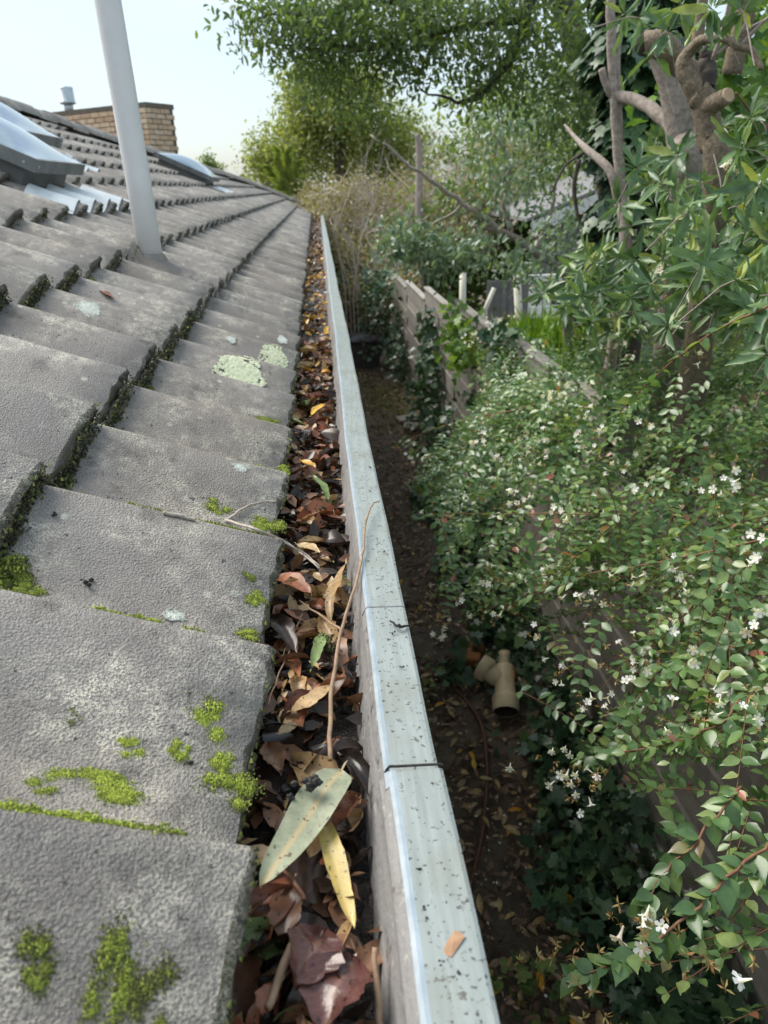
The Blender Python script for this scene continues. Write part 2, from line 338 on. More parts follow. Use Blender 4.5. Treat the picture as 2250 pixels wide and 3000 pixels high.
def ovate():
    rows = [(.1, .13), (.24, .225), (.4, .255), (.56, .215), (.72, .135), (.86, .055)]; v = [(0, 0, 0)]; f = [(0, 2, 1), (0, 3, 2)]
    for y, a in rows: v += [(-a, y, .3*a-.1*y*y), (0, y, -.1*y*y), (a, y, .3*a-.1*y*y)]
    v.append((0, 1, -.13))
    for i in range(len(rows)-1):
        b = 1+3*i; f += [(b, b+1, b+4, b+3), (b+1, b+2, b+5, b+4)]
    b = 1+3*(len(rows)-1); f += [(b, b+1, len(v)-1), (b+1, b+2, len(v)-1)]
    return np.array(v), f
TO = ovate()
def nrm(a): return a/np.maximum(np.linalg.norm(a, axis=-1, keepdims=True), 1e-9)
def frames(d, up):
    y = nrm(d); x = nrm(np.cross(y, up)); z = np.cross(x, y); return np.stack([x, y, z], -1)      # columns
def leafmesh(name, tm, pos, d, up, size, mat, parent=None, wid=1.0, kind='stuff', val=None, smooth=False):
    n = len(pos); Fm = frames(d, up); tv = tm[0]*np.array([wid, 1, 1])
    V = np.einsum('nij,kj->nki', Fm, tv)*np.asarray(size).reshape(-1, 1, 1) + pos[:, None, :]
    k = len(tv); me = bpy.data.meshes.new(name); nf = len(tm[1])
    me.vertices.add(n*k); me.vertices.foreach_set('co', V.astype(np.float32).ravel())
    ls = np.array([len(f) for f in tm[1]]); flat = np.concatenate([np.array(f) for f in tm[1]])
    allv = (flat[None, :] + (np.arange(n)*k)[:, None]).ravel(); tot = np.tile(ls, n); st = np.concatenate([[0], np.cumsum(tot)[:-1]])
    me.loops.add(len(allv)); me.loops.foreach_set('vertex_index', allv.astype(np.int32))
    me.polygons.add(len(tot)); me.polygons.foreach_set('loop_start', st.astype(np.int32)); me.polygons.foreach_set('loop_total', tot.astype(np.int32))
    me.materials.append(mat)
    a = me.attributes.new('v', 'FLOAT', 'FACE'); val = RNG.random(n) if val is None else val
    a.data.foreach_set('value', np.repeat(val, nf).astype(np.float32))
    if smooth: me.polygons.foreach_set('use_smooth', np.ones(len(tot), dtype=bool))
    me.update(calc_edges=True); me.validate()
    o = link(name, me, parent)
    if kind: o['kind'] = kind
    return o
def leafobjs(name, tm, pos, d, up, size, mat, parent, wid=1.0, nvar=3):
    ms = []
    for q in range(nvar):
        tv = tm[0]*np.array([wid, 1, 1])*1.0; tv = tv + RNG.normal(0, .012, tv.shape)*np.array([1, 1, 1.5]); tv[0] = 0
        ms.append(mesh(name, tv, tm[1], mat, True))
    Fm = frames(d, up); out = []
    for i in range(len(pos)):
        o = link(name, ms[i % nvar], parent)
        T = Matrix(Fm[i].tolist()).to_4x4() @ Matrix.Scale(float(size[i]), 4); T.translation = Vector(pos[i].tolist()); o.matrix_basis = T; out.append(o)
    return out
def project(P):
    c = (P-CAM)@M.T; z = -c[:, 2]; zz = np.where(z > .01, z, 1)
    return (1125+FPX*c[:, 0]/zz)/1.35624, (1500-FPX*c[:, 1]/zz)/1.35624, z
def split_near(pos, size, n):
    x, y, z = project(pos); ok = (z > .05) & (x > -20) & (x < 1680) & (y > -20) & (y < 2230)
    sc = np.where(ok, size/np.maximum(z, .05), 0); idx = np.argsort(-sc)[:n]; idx = idx[sc[idx] > 0]
    rest = np.ones(len(pos), bool); rest[idx] = False; return idx, np.where(rest)[0]
def rnd_dirs(n, bias=(0, 0, 0)): return nrm(RNG.normal(size=(n, 3))+np.array(bias))
def clusters(ells, ncl, per, sig, shell=.35):
    """leaf positions in clumps spread through a set of ellipsoids ((centre),(radii),weight)"""
    wt = np.array([e[2] for e in ells], float); wt /= wt.sum(); out = []
    for e, c in zip(ells, RNG.multinomial(ncl, wt)):
        u = rnd_dirs(c)*(RNG.random((c, 1))**shell); C = np.array(e[0])+u*np.array(e[1])
        k = RNG.poisson(per, c)+1
        out.append(np.repeat(C, k, 0)+RNG.normal(0, 1, (k.sum(), 3))*np.array(sig))
    return np.concatenate(out)
# ================================================================== SETTING: ground
g = MB(); xs = [-300, -40, -6, -1.2]+list(np.linspace(-.6, 1.3, 13))+[2.2, 4, 8, 40, 300]; ys = [-300, -30, -3]+list(np.linspace(-1, 14, 40))+[16, 20, 30, 60, 300]
for y in ys:
    for x in xs:
        z = .02*math.sin(3.1*x+1.3*y)+.018*math.sin(5.7*y+2*x)+.012*math.sin(11*x-7*y) if -1 < x < 1.4 and -1 < y < 14 else 0
        g.v.append((x, y, z))
nx = len(xs)
for j in range(len(ys)-1):
    for i in range(nx-1): g.f.append((j*nx+i, j*nx+i+1, j*nx+nx+i+1, j*nx+nx+i)); g.m.append(0)
ground = g.build('ground', [MT['soil']], smooth=True); tag(ground, kind='structure')
# ================================================================== THE HOUSE
YEND = 21.5
house = empty('house', (-2.5, 8, 0), 'grey concrete tiled house roof with mossy tile edges, filling the left side', 'house')
rp = [np.array([EX, YEND, EZ]), np.array([-1.45, 19.5, roofz(-1.45)])] + [atroof(377, 346), atroof(251, 306), atroof(13, 228)]
dlast = nrm((rp[-1]-rp[-2])[None])[0]; q_ = rp[-1]+dlast*9.5; q_[2] = roofz(q_[0]); rp.append(q_)
RX = np.array([p[0] for p in rp]); RY = np.array([p[1] for p in rp])
def ridge_x(y): return float(np.interp(y, RY[::-1], RX[::-1]))
YS0 = -.7
under = MB()
lo = [(EX-.03, YS0), (EX-.03, YEND)] ; poly = [(EX-.03, YS0, roofz(EX-.03)-.135), (EX-.03, YEND, roofz(EX-.03)-.135)]+[(p[0], p[1], roofz(p[0])-.135) for p in rp[1:-1]]
qe = ridge_x(YS0); poly.append((qe, YS0, roofz(qe)-.135))
under.add(poly, [tuple(range(len(poly)))])
back = [(p[0]-9, p[1]+1.5, roofz(p[0])-.135-4) for p in rp[1:-1]]+[(qe-9, YS0, roofz(qe)-4)]
nb = len(back); under.add(poly[2:]+back, [(i, i+1, nb+i+1, nb+i) for i in range(nb-1)])
roof = under.build('roof', [MT['under']], house)
wl = MB(); wl.box((-6, YS0, .0), (-.55, 21, EZ-.12)); wl.build('wall', [MT['brick']], house)
fa = MB(); fa.box((-.20, YS0, EZ-.26), (-.175, YEND-.1, EZ-.05)); fa.build('fascia', [MT['timber']], house)
sf = MB(); sf.box((-.56, YS0, EZ-.14), (-.2, YEND-.1, EZ-.12)); sf.build('soffit', [MT['white']], house)
# --- tiles: one wave each
AMP = .060
def hprof(t):
    if t < .11: u = t/.11; return AMP*.52*(1-(3*u*u-2*u**3))       # the next tile starts low, under the lip of this one
    if t < .34: return .0
    u = (t-.34)/.66; return AMP*(.55*(3*u*u-2*u**3)+.45*math.sin(u*math.pi/2)**1.6)
def tile_mesh(nt_, rings, seed, name='tile'):
    r = np.random.default_rng(seed); ts = np.unique(np.concatenate([np.linspace(0, .11, max(4, nt_//3)), [.22], np.linspace(.34, .96, nt_), [.985, .998]]))
    ts = list(ts)+[1.0, 1.0]
    v = []; f = []; mi = []
    W = SP*1.0; tilt = .034/GA
    front = [(-.009, 0), (-.002, -.005), (0, -.013), (-.002, -.022), (-.004, -.030), (-.04, -.032)]
    allr = [(x, 0) for x in rings]+front
    for ri, (x, dz) in enumerate(allr):
        for ci, t_ in enumerate(ts):
            lip = AMP*(.10 if ci == len(ts)-2 else .62 if ci == len(ts)-1 else .03 if ci == len(ts)-3 else 0)
            jag = r.normal(0, .0028) if len(rings) <= ri < len(allr)-1 else 0
            v.append((x+jag, t_*W+(.002 if ci == len(ts)-1 else 0), hprof(min(t_, .9999))-lip-AMP+dz+x*tilt+(r.normal(0, .0007) if rings and len(rings) > 2 else 0)))
    n = len(ts)
    for a in range(len(allr)-1):
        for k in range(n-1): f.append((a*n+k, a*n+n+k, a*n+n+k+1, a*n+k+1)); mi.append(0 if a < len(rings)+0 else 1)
    return v, f, mi
TM = []
for s in range(6):
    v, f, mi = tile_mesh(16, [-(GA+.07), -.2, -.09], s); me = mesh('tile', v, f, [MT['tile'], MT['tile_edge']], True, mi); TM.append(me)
lowv, lowf, lowm = tile_mesh(5, [-(GA+.05)], 99); lowv = np.array(lowv)
cand = []
tilt_dx, tilt_dz = -GA*math.cos(TH), GA*math.sin(TH)
for k in range(0, 14):
    X = EX+tilt_dx*k; Z = EZ+tilt_dz*k
    for j in range(-3, 80):
        y = PH+SP*j+(k*.0)
        if y+SP > YEND: continue
        if X-.18 < ridge_x(y+SP*.5): continue
        cand.append((k, j, X, y, Z))
cp = np.array([(c[2]-.15, c[3]+.13, c[4]) for c in cand]); near, far = split_near(cp, np.full(len(cp), .3), 300)
# tiles cut away for the skylights are still laid around them
far_set = list(far); FV = []; FF = []; FM = []
cT, sT = math.cos(TH), math.sin(TH)
def surf(X, Y):
    """height of the tile surface over a point of the roof plan"""
    t_ = (Y-PH) % SP/SP; lz0 = hprof(min(t_, .999))-AMP; best = -9
    k0 = int((EX-X)/(GA*cT))
    for k in (k0-1, k0, k0+1):
        if k < 0: continue
        Xk = EX+tilt_dx*k; u = (Xk-X)/cT
        for _ in range(3): lz = lz0-u*.034/GA; u = (Xk+lz*sT-X)/cT
        if -.004 <= u <= GA+.07: best = max(best, EZ+tilt_dz*k+u*sT+(lz0-u*.034/GA)*cT)
    return best if best > -5 else EZ+(EX-X)*math.tan(TH)+lz0
def onroof(px, py):
    """where a sight line first meets the tiles"""
    r = ray(px, py); r = r/np.linalg.norm(r); t_ = .3
    while t_ < 9:
        p = CAM+r*t_
        if p[0] < EX and p[2] <= surf(p[0], p[1]): break
        t_ += .0025
    return CAM+r*t_
for i in near:
    k, j, X, y, Z = cand[i]; o = link('tile', TM[random.randrange(6)], roof, (X+random.gauss(0, .002), y, Z+random.gauss(0, .0015)))
    o.rotation_euler = (random.gauss(0, .004), TH+random.gauss(0, .006), random.gauss(0, .004))
for i in far_set:
    k, j, X, y, Z = cand[i]; b = len(FV)*len(lowv); X += random.gauss(0, .003); Z += random.gauss(0, .003)
    FV.append(np.stack([X+lowv[:, 0]*cT+lowv[:, 2]*sT, y+lowv[:, 1], Z-lowv[:, 0]*sT+lowv[:, 2]*cT], 1))
    FF += [tuple(q+b for q in f) for f in lowf]; FM += lowm
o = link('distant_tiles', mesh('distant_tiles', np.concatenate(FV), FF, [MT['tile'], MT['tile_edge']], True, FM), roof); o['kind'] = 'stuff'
# --- ridge and hip caps
cv = MB(); n = 8
prof = [(-.135, -.075), (-.115, -.03), (-.07, .02), (0, .045), (.07, .02), (.115, -.03), (.135, -.075)]
for x, sc in ((0, 1.06), (.03, 1.06), (.36, .96)):
    cv.v += [(x, a*sc, b*sc) for a, b in prof]
for r in range(2): cv.f += [(r*7+i, r*7+i+1, r*7+7+i+1, r*7+7+i) for i in range(6)]
cv.f += [tuple(range(6, -1, -1))]; cv.m = [0]*len(cv.f)
capm = mesh('ridge_cap', cv.v, cv.f, [MT['cap']], True, cv.m)
for a, b in zip(rp[:-1], rp[1:]):
    a = a.copy(); b = b.copy(); Ln = np.linalg.norm(b-a); nn = max(1, int(round(Ln/.34))); d = (b-a)/Ln
    if a[1] < YS0+1: continue
    for i in range(nn):
        p = a+d*Ln*i/nn
        if p[1] < 2: continue
        o = link('ridge_cap', capm, roof); x = Vector(d); zz = Vector((.0, 0, 1)); yv = zz.cross(x).normalized(); zz = x.cross(yv)
        T = Matrix((x, yv, zz)).transposed().to_4x4(); T.translation = Vector(p)+Vector((0, 0, .03+random.gauss(0, .006))); o.matrix_basis = T
# ================================================================== THE GUTTER
gut = empty('roof_gutter', (.02, 0, EZ-.16), 'pale grey green metal gutter full of dead leaves along the roof edge', 'gutter')
YAW = .0060
def gx(y): return YAW*(y-.5)
PROF = [(-.172, -.525), (-.168, -.600), (-.005, -.606), (.006, -.590), (.013, -.566), (.026, -.512), (.030, -.5015), (.0335, -.4985), (.037, -.4995), (.078, -.5015), (.0815, -.5035), (.0815, -.513), (.0775, -.5135), (.062, -.52), (.056, -.615), (.0, -.622), (-.172, -.616)]
PM = [1, 1, 1, 1, 1, 1, 2, 2, 0, 0, 0, 0, 0, 0, 0, 0, 0]
def gsec(name, y0, y1, ny, grow=0, label=None):
    mb = MB(); ys_ = np.linspace(y0, y1, ny); n = len(PROF)
    for y in ys_:
        wob = .0016*math.sin(y*2.3+1)+.0009*math.sin(y*7.1)+.0005*math.sin(y*19)
        wz = .0010*math.sin(y*1.7)+.0005*math.sin(y*9.3)
        for i, (x, z) in enumerate(PROF):
            gx_ = grow if i >= 6 else -grow*.2
            mb.v.append((x+gx(y)+wob+gx_*(1 if i < 14 else .5), y, CAMZ+z+wz+(grow*.8 if 4 <= i <= 11 else 0)))
    for j in range(ny-1):
        for i in range(n): mb.f.append((j*n+i, j*n+n+i, j*n+n+(i+1) % n, j*n+(i+1) % n)); mb.m.append(PM[i])
    mb.f.append(tuple(range(n))); mb.m.append(0); mb.f.append(tuple(range((ny-1)*n+n-1, (ny-1)*n-1, -1))); mb.m.append(0)
    o = mb.build(name, [MT['gpaint'], MT['gbare'], MT['gedge']], gut)
    return o
gsec('gutter_length', .515, 21.4, 220)
gsec('gutter_length', -.35, .533, 12, .0035)
# second lap further along and the folded strap over the lip
gs = MB(); 
for (yy, wd) in ((.536, .003),):
    pts = [(x+gx(yy)+.0038, yy, CAMZ+z+.0045) for x, z in PROF[4:11]]
    gs.tube(spline(pts, 3), .0014, 5)
gs.build('joint_lip', [MT['crumb']], gut, True)
j2 = MB(); pts = [(x+gx(.83), .83, CAMZ+z+.0016) for x, z in PROF[5:11]]; j2.tube(pts, .0012, 5); j2.build('solder_seam', [MT['gbare']], gut, True)
# mulch bed
mb = MB(); ys_ = np.concatenate([np.linspace(-.3, 2.5, 160), np.linspace(2.6, 20, 120)]); xs_ = np.linspace(-.166, .0125, 13)
for y in ys_:
    for x in xs_: mb.v.append((x+gx(y), y, CAMZ-.572-.004*abs(x+.07)/.08+.007*math.sin(41*x+23*y)*math.sin(37*y)+RNG.normal(0, .0035)))
n = len(xs_)
for j in range(len(ys_)-1):
    for i in range(n-1): mb.f.append((j*n+i, j*n+i+1, j*n+n+i+1, j*n+n+i)); mb.m.append(0)
tag(mb.build('leaf_mulch', [MT['mulch']]), 'black wet mulch lining the bottom of the gutter', 'mulch', kind='stuff')
# --- fallen leaves
def fleaf(ln, wd, curl, cup, twist, nl=9, shape=1.0, tipw=.75, lobes=0, seed=0, stem=.18, rag=1.0):
    r = np.random.default_rng(seed); v = []; f = []
    ph = r.random()*6; 
    for i in range(nl+1):
        t_ = i/nl; wv = wd*.5*(math.sin(math.pi*min(1, t_**shape))**tipw)*(1+.10*rag*math.sin(t_*17+ph)) + wd*.02
        if lobes: wv *= 1+.28*math.sin(t_*lobes*math.pi)
        y = ln*(t_-.5); z0 = -curl*ln*(2*t_-1)**2*.5+.02*ln*math.sin(t_*7+ph); tw = twist*(t_-.5)
        for s_ in (-1, -.5, 0, .5, 1):
            x = s_*wv*(1+rag*(.05*math.sin(t_*37+s_*2+ph)+.04*math.sin(t_*61+ph*2))); z = z0+cup*wd*(s_*s_)*.5+.02*wd*math.sin(t_*11+s_*3+ph)
            v.append((x*math.cos(tw)-0*z, y+.0*x, z+x*math.sin(tw)))
    for i in range(nl):
        for k in range(4): f.append((i*5+k, i*5+k+1, i*5+5+k+1, i*5+5+k))
    if stem:                                              # leaf stalk
        b = len(v); z0 = v[2][2]; v += [(-.0008, -ln*.5, z0), (.0008, -ln*.5, z0), (.001, -ln*(.5+stem*.5), z0+.003), (-.001, -ln*(.5+stem*.5), z0+.003), (0, -ln*(.5+stem), z0+.002)]
        f += [(b, b+1, b+2, b+3), (b+3, b+2, b+4)]
    return v, f
def place(o, p, ang, roll=0, pitch=0):
    o.location = tuple(map(float, p)); o.rotation_mode = 'ZXY'; o.rotation_euler = (pitch, roll, ang); return o
def leaf_px(name, label, cat, a, b, wpx, z, mat, curl=.1, cup=.2, twist=.2, shape=1.0, seed=0, roll=0, lobes=0, stem=.12, pitch=None, tipdz=0, group=None, tipw=.75, rag=1.0):
    """leaf from stalk a to tip b in the photograph, lying at height z"""
    pa, pb = atz(*a, z), atz(*b, z+tipdz); d = pb-pa; ln = np.linalg.norm(d); mid = (pa+pb)/2
    wd = wpx*1.356/FPX*np.linalg.norm(mid-CAM)
    v, f = fleaf(ln, wd, curl, cup, twist, 18, shape, tipw, seed=seed, lobes=lobes, stem=stem, rag=rag)
    o = link(name, mesh(name, v, f, mat, True)); place(o, mid, math.atan2(-d[0], d[1]), roll, math.asin(max(-1, min(1, d[2]/ln))) if pitch is None else pitch)
    return tag(o, label, cat, group)
ZB = CAMZ-.548
fl = 'fallen_leaf'
leaf_px(fl, 'large grey green gum leaf with a black crumb, lying across the gutter leaves', 'leaf', (738, 1648), (563, 1918), 86, ZB+.034, MT['hero_grey'], .10, .16, .1, .58, 3, .12, stem=.10, tipw=.55, rag=.12)
leaf_px(fl, 'long narrow yellow leaf below the large grey green leaf', 'leaf', (692, 1752), (765, 1996), 40, ZB+.016, MT['hero_yellow'], .1, .25, .3, .8, 4, tipw=.6, rag=.5)
leaf_px(fl, 'short tan leaf tucked beside the long yellow leaf', 'leaf', (712, 1762), (668, 1850), 42, ZB+.012, MT['fall_tan'], .1, .2, .2, .9, 14)
leaf_px(fl, 'wet dark red leaf folded at the bottom of the gutter', 'leaf', (700, 2000), (640, 2135), 105, ZB+.022, MT['hero_wet'], .3, .5, .5, .9, 5, .4)
leaf_px(fl, 'glossy wet dark red leaf, nearest one in the gutter', 'leaf', (760, 2065), (690, 2215), 130, ZB+.02, MT['hero_wet'], .35, .4, -.4, .9, 6, -.2)
leaf_px(fl, 'orange brown curled leaf at the foot of the large grey green leaf', 'leaf', (765, 1715), (705, 1790), 52, ZB+.016, MT['fall_red'], .3, .5, .3, 1, 7)
leaf_px(fl, 'pinkish brown leaf under the twig end above the wet red leaves', 'leaf', (625, 1905), (610, 2030), 62, ZB+.012, MT['fall_brown'], .2, .3, .2, 1, 8)
leaf_px(fl, 'slim orange brown leaf against the nearest tile edge', 'leaf', (635, 1890), (558, 1955), 30, ZB+.01, MT['fall_red'], .15, .3, .2, 1, 9)
leaf_px(fl, 'rust brown leaf pointing up beside a rotting stalk', 'leaf', (590, 2120), (565, 2190), 40, ZB+.012, MT['fall_red'], .25, .3, .2, 1, 10)
leaf_px(fl, 'bright yellow leaf in the gutter beside the lichen covered tiles', 'leaf', (672, 892), (702, 868), 18, ZB+.016, MT['fall_yellow'], .2, .3, .4, 1, 11)
leaf_px(fl, 'orange yellow leaf in the gutter near the moss covered tile corner', 'leaf', (650, 992), (682, 1008), 17, ZB+.016, MT['fall_yellow'], .2, .3, .3, 1, 12)
leaf_px(fl, 'upright green leaf with pale midrib near the tile corner', 'leaf', (712, 1068), (676, 1030), 24, ZB+.02, MT['fall_green'], .1, .3, .3, 1, 13, .5)
leaf_px(fl, 'green leaf lying lengthwise beside the long twig', 'leaf', (674, 1440), (700, 1355), 24, ZB+.014, MT['fall_green'], .1, .3, .4, 1, 15, .3)
leaf_px(fl, 'pale tan leaf wedged under the forked grey twig', 'leaf', (640, 1172), (690, 1190), 26, ZB+.014, MT['fall_tan'], .12, .2, .2, 1, 16)
leaf_px(fl, 'broad red brown leaf beside the forked twig tip', 'leaf', (590, 1240), (672, 1275), 46, ZB+.014, MT['fall_red'], .2, .3, .2, .9, 17)
leaf_px(fl, 'ragged tan leaf standing against the gutter wall', 'leaf', (742, 1215), (700, 1320), 30, ZB+.014, MT['fall_tan'], .2, .2, .5, 1, 18, -.5, 5)
leaf_px(fl, 'long tan leaf spanning the gutter behind the long twig', 'leaf', (630, 1535), (722, 1478), 36, ZB+.014, MT['fall_tan'], .06, .15, .2, .9, 19)
leaf_px(fl, 'tan leaf on the dark leaves left of the twig', 'leaf', (600, 1585), (645, 1560), 26, ZB+.012, MT['fall_tan'], .15, .2, .2, 1, 20)
leaf_px(fl, 'dark brown glossy leaf against the tile edge', 'leaf', (580, 1315), (640, 1395), 42, ZB+.016, MT['fall_dark'], .25, .4, .2, 1, 21)
leaf_px(fl, 'dull red brown leaf curled against the tile edge', 'leaf', (575, 1600), (606, 1665), 46, ZB+.014, MT['fall_brown'], .35, .5, .3, 1, 22)
leaf_px(fl, 'small orange leaf resting on the tiles left of the vent pipe base', 'leaf', (220, 630), (241, 645), 12, 0, MT['fall_red'], .2, .2, .2, 1, 23)
o = bpy.context.scene.collection.objects[-1]; pt = onroof(230, 637)+np.array([0, 0, .004]); o.location = tuple(pt)
# scale that leaf to its real size at that distance
o.scale = (1, 1, 1); v, f = fleaf(.055, .028, .15, .2, .2, 8, 1, seed=3, stem=.1); o.data = mesh(fl, v, f, MT['fall_red'], True); place(o, pt, -2.2, TH, 0)
sc_ = atz(978, 2040, CAMZ-.4975); mb = MB(); mb.add([(-.0042, -.011, 0), (.005, -.009, .001), (.0042, .010, .0015), (-.0045, .0105, .0005), (0, 0, .002)], [(0, 1, 4), (1, 2, 4), (2, 3, 4), (3, 0, 4)]); o = mb.build(fl, [MT['scrap']], None, False, sc_); o.rotation_euler = (0, 0, -.75); tag(o, 'oblong orange tan leaf scrap lying on the gutter lip', 'leaf')
# random individuals along the gutter
LAB = {'dark': 'black rotting leaf', 'brown': 'brown dead leaf', 'red': 'reddish brown leaf', 'tan': 'tan dry leaf', 'yellow': 'yellow fallen leaf', 'green': 'dull green leaf'}
ZONES = [(.40, 'in the gutter around the wet red leaves'), (.56, 'in the gutter around the large grey green leaf'), (.74, 'in the gutter under the long twig'), (.95, 'in the gutter where the long twig forks'),
         (1.25, 'in the gutter beside the forked grey twig'), (1.7, 'in the gutter above the grey twig'), (2.3, 'in the gutter beside the pale lichens'), (99, 'in the gutter beyond the pale lichens')]
LV = {k: [] for k in LC}
for k in LC:
    for s in range(9):
        v, f = fleaf(1, random.uniform(.24, .55), random.uniform(.1, .8), random.uniform(.1, 1.3), random.uniform(-1.4, 1.4), 11, random.uniform(.7, 1.2), seed=100+s+31*len(k), stem=.12)
        LV[k].append(mesh(fl, v, f, MT['fall_'+k], True))
cnt = 0
def scatter_leaf(y, near):
    k = random.choices(['dark', 'brown', 'red', 'tan', 'yellow', 'green'], [.32, .31, .15, .16, .012 if y < 2.4 else .22, .045])[0]
    if y > 2.4 and random.random() < .3: k = random.choice(['brown', 'red', 'tan', 'yellow'])
    s = random.uniform(.03, .09)
    x = random.uniform(-.150, .004); p = (x+gx(y), y, CAMZ-.562+random.uniform(0, .016))
    return k, s, p
N_IND = 285
for i in range(N_IND):
    y = .22+1.0*(i/N_IND)**1.3*2.6+random.uniform(0, .05); k, s, p = scatter_leaf(y, True)
    o = link(fl, random.choice(LV[k])); place(o, p, random.uniform(0, 6.28), random.gauss(0, .35), random.gauss(0, .28)); o.scale = (s, s, s*.8)
    zone = next(z for q, z in ZONES if y < q); size = 'small' if s < .045 else 'large' if s > .066 else 'mid sized'
    tag(o, size+' '+LAB[k]+' '+zone, 'leaf', size+' '+k+' leaves '+zone)
# everything smaller or further as one mass
for k, nn in (('dark', 1500), ('brown', 1500), ('red', 600), ('tan', 600), ('yellow', 260)):
    y = np.concatenate([RNG.uniform(.1, 3, nn//2), RNG.uniform(2.2, 20, nn-nn//2)]) if k != 'yellow' else RNG.uniform(2.6, 9, nn)
    P = np.stack([RNG.uniform(-.155, .005, nn)+YAW*(y-.5), y, CAMZ-.566+RNG.uniform(0, .012, nn)], 1)
    d = rnd_dirs(nn)*np.array([1, 1, .35]); up = rnd_dirs(nn, (0, 0, 1.6))
    tag(leafmesh('leaf_litter', T8, P, d, up, RNG.uniform(.012, .045, nn)*(1+.25*(y > 3)), MT['fall_'+k], wid=RNG.uniform(.8, 1.2)), 'mass of small '+k+' leaf fragments filling the gutter', 'leaf litter')
# ================================================================== twigs
def twig(label, pts, rads, mat, name='twig', extra=(), n=7):
    mb = MB(); branch(mb, pts, rads, n, 5, .0006)
    for e, r in extra: branch(mb, e, r, n, 4, .0005)
    return tag(mb.build(name, [mat], None, True), label, 'twig')
zb, zl = CAMZ-.53, CAMZ-.494
a = [atz(712, 1640, zb), atz(716, 1500, zb+.004), atz(736, 1368, zb+.012), atz(766, 1270, zl-.004), atz(785, 1185, zl+.004), atz(790, 1130, zl+.006), atz(803, 1092, zl+.008), atz(820, 1082, zl+.004)]
twig('long reddish twig leaning from the gutter leaves over the gutter lip', a, [.0026, .0025, .0023, .0021, .0019, .0017, .0014, .0008], MT['twig'],
     extra=[([atz(738, 1362, zb+.012), atz(700, 1335, zb+.008), atz(648, 1298, zb+.004)], [.002, .0016, .001])])
def rz(px, py, h): return onroof(px, py)+np.array([0, 0, max(.005, h*.8)])
a = [rz(598, 1087, .006), rz(540, 1100, .01), rz(490, 1130, .004), rz(560, 1155, .008), rz(620, 1180, .008), atz(690, 1228, zb+.01)]
twig('forked pale grey twig lying from the mossy tile into the gutter', a[:3], [.0012, .0017, .0022], MT['greytwig'], extra=[(a[2:], [.0022, .0022, .002, .0017]), ([rz(600, 1172, .008), atz(655, 1195, zb+.012), atz(692, 1222, zb+.012)], [.0012, .0014, .0008])])
twig('short pale stick lying on the tile beside moss', [rz(352, 1114, -.008), rz(390, 1121, -.01), rz(425, 1131, -.012)], [.0028, .003, .0024], MT['greytwig'])
twig('pale broken stick standing in the nearest gutter leaves', [atz(808, 2045, CAMZ-.525), atz(816, 2130, CAMZ-.535), atz(822, 2240, CAMZ-.545)], [.0022, .0026, .0026], MT['twig'])
twig('brown leaf stalk crossing the black mulch', [atz(598, 1868, zb-.004), atz(640, 1910, zb+.004), atz(655, 1945, zb-.004)], [.0014, .002, .0022], MT['stem'])
twig('rotting brown stalk beside the wet red leaf', [atz(645, 2010, zb), atz(615, 2080, zb+.004), atz(580, 2180, zb)], [.004, .0035, .003], MT['twig'])
for i in range(16):
    y = random.uniform(.5, 3.4); p = np.array([random.uniform(-.13, -.02), y, CAMZ-.545]); d = rnd_dirs(1)[0]*np.array([.03, .06, .008])
    tag(twig('thin brown stalk lying among the gutter leaves', [p-d, p+RNG.normal(0, .003, 3), p+d], [.0008, .0013, .0008], MT['twig'], n=5), group='thin stalks among the gutter leaves')
# ================================================================== moss and lichen on the tiles
def tuftmesh(name, centres, mat, hs, parent=None, label=None, val=None, kind=None):
    n = len(centres); tm = (np.array([(-.5, -.29, -.15), (.5, -.29, -.15), (0, .58, -.15), (0, 0, 1)]), [(0, 1, 3), (1, 2, 3), (2, 0, 3)])
    up = rnd_dirs(n, (.6, 0, 2.2)); dd = np.cross(up, rnd_dirs(n))
    o = leafmesh(name, tm, centres, dd, up, hs, mat, parent, kind=kind, val=val)
    return o
def moss_patch(px, py, rx, ry, n, h=.0035, bright=.5, label=None, name='moss_clump'):
    p0 = onroof(px, py); Cs = []; Vh = []
    subs = [(p0[0]+rx*.75*math.sqrt(random.random())*math.cos(q_), p0[1]+ry*.75*math.sqrt(random.random())*math.sin(q_), random.uniform(.22, .5)) for q_ in [random.uniform(0, 6.28) for _ in range(7)]]
    for i in range(n):
        sx_, sy_, sr = random.choice(subs); stray = random.random() < .12; g_ = 1.6 if stray else 1
        dx_, dy_ = random.gauss(0, .55)*sr*g_, random.gauss(0, .55)*sr*g_; x, y = sx_+dx_*rx, sy_+dy_*ry
        if x > EX-.006: continue
        e_ = max(0, 1-(dx_*dx_+dy_*dy_)/(sr*sr)); Cs.append((x, y, surf(x, y)+.0005+e_*min(rx, ry)*.3*sr*random.uniform(.5, 1))); Vh.append(.35*e_-.15-.25*stray)
    Cs = np.array(Cs); val = np.clip(RNG.normal(bright, .17, len(Cs))+np.array(Vh), 0, .99)
    return tag(tuftmesh(name, Cs, MT['moss'], RNG.uniform(.7, 1.4, len(Cs))*h, val=val), label, 'moss')
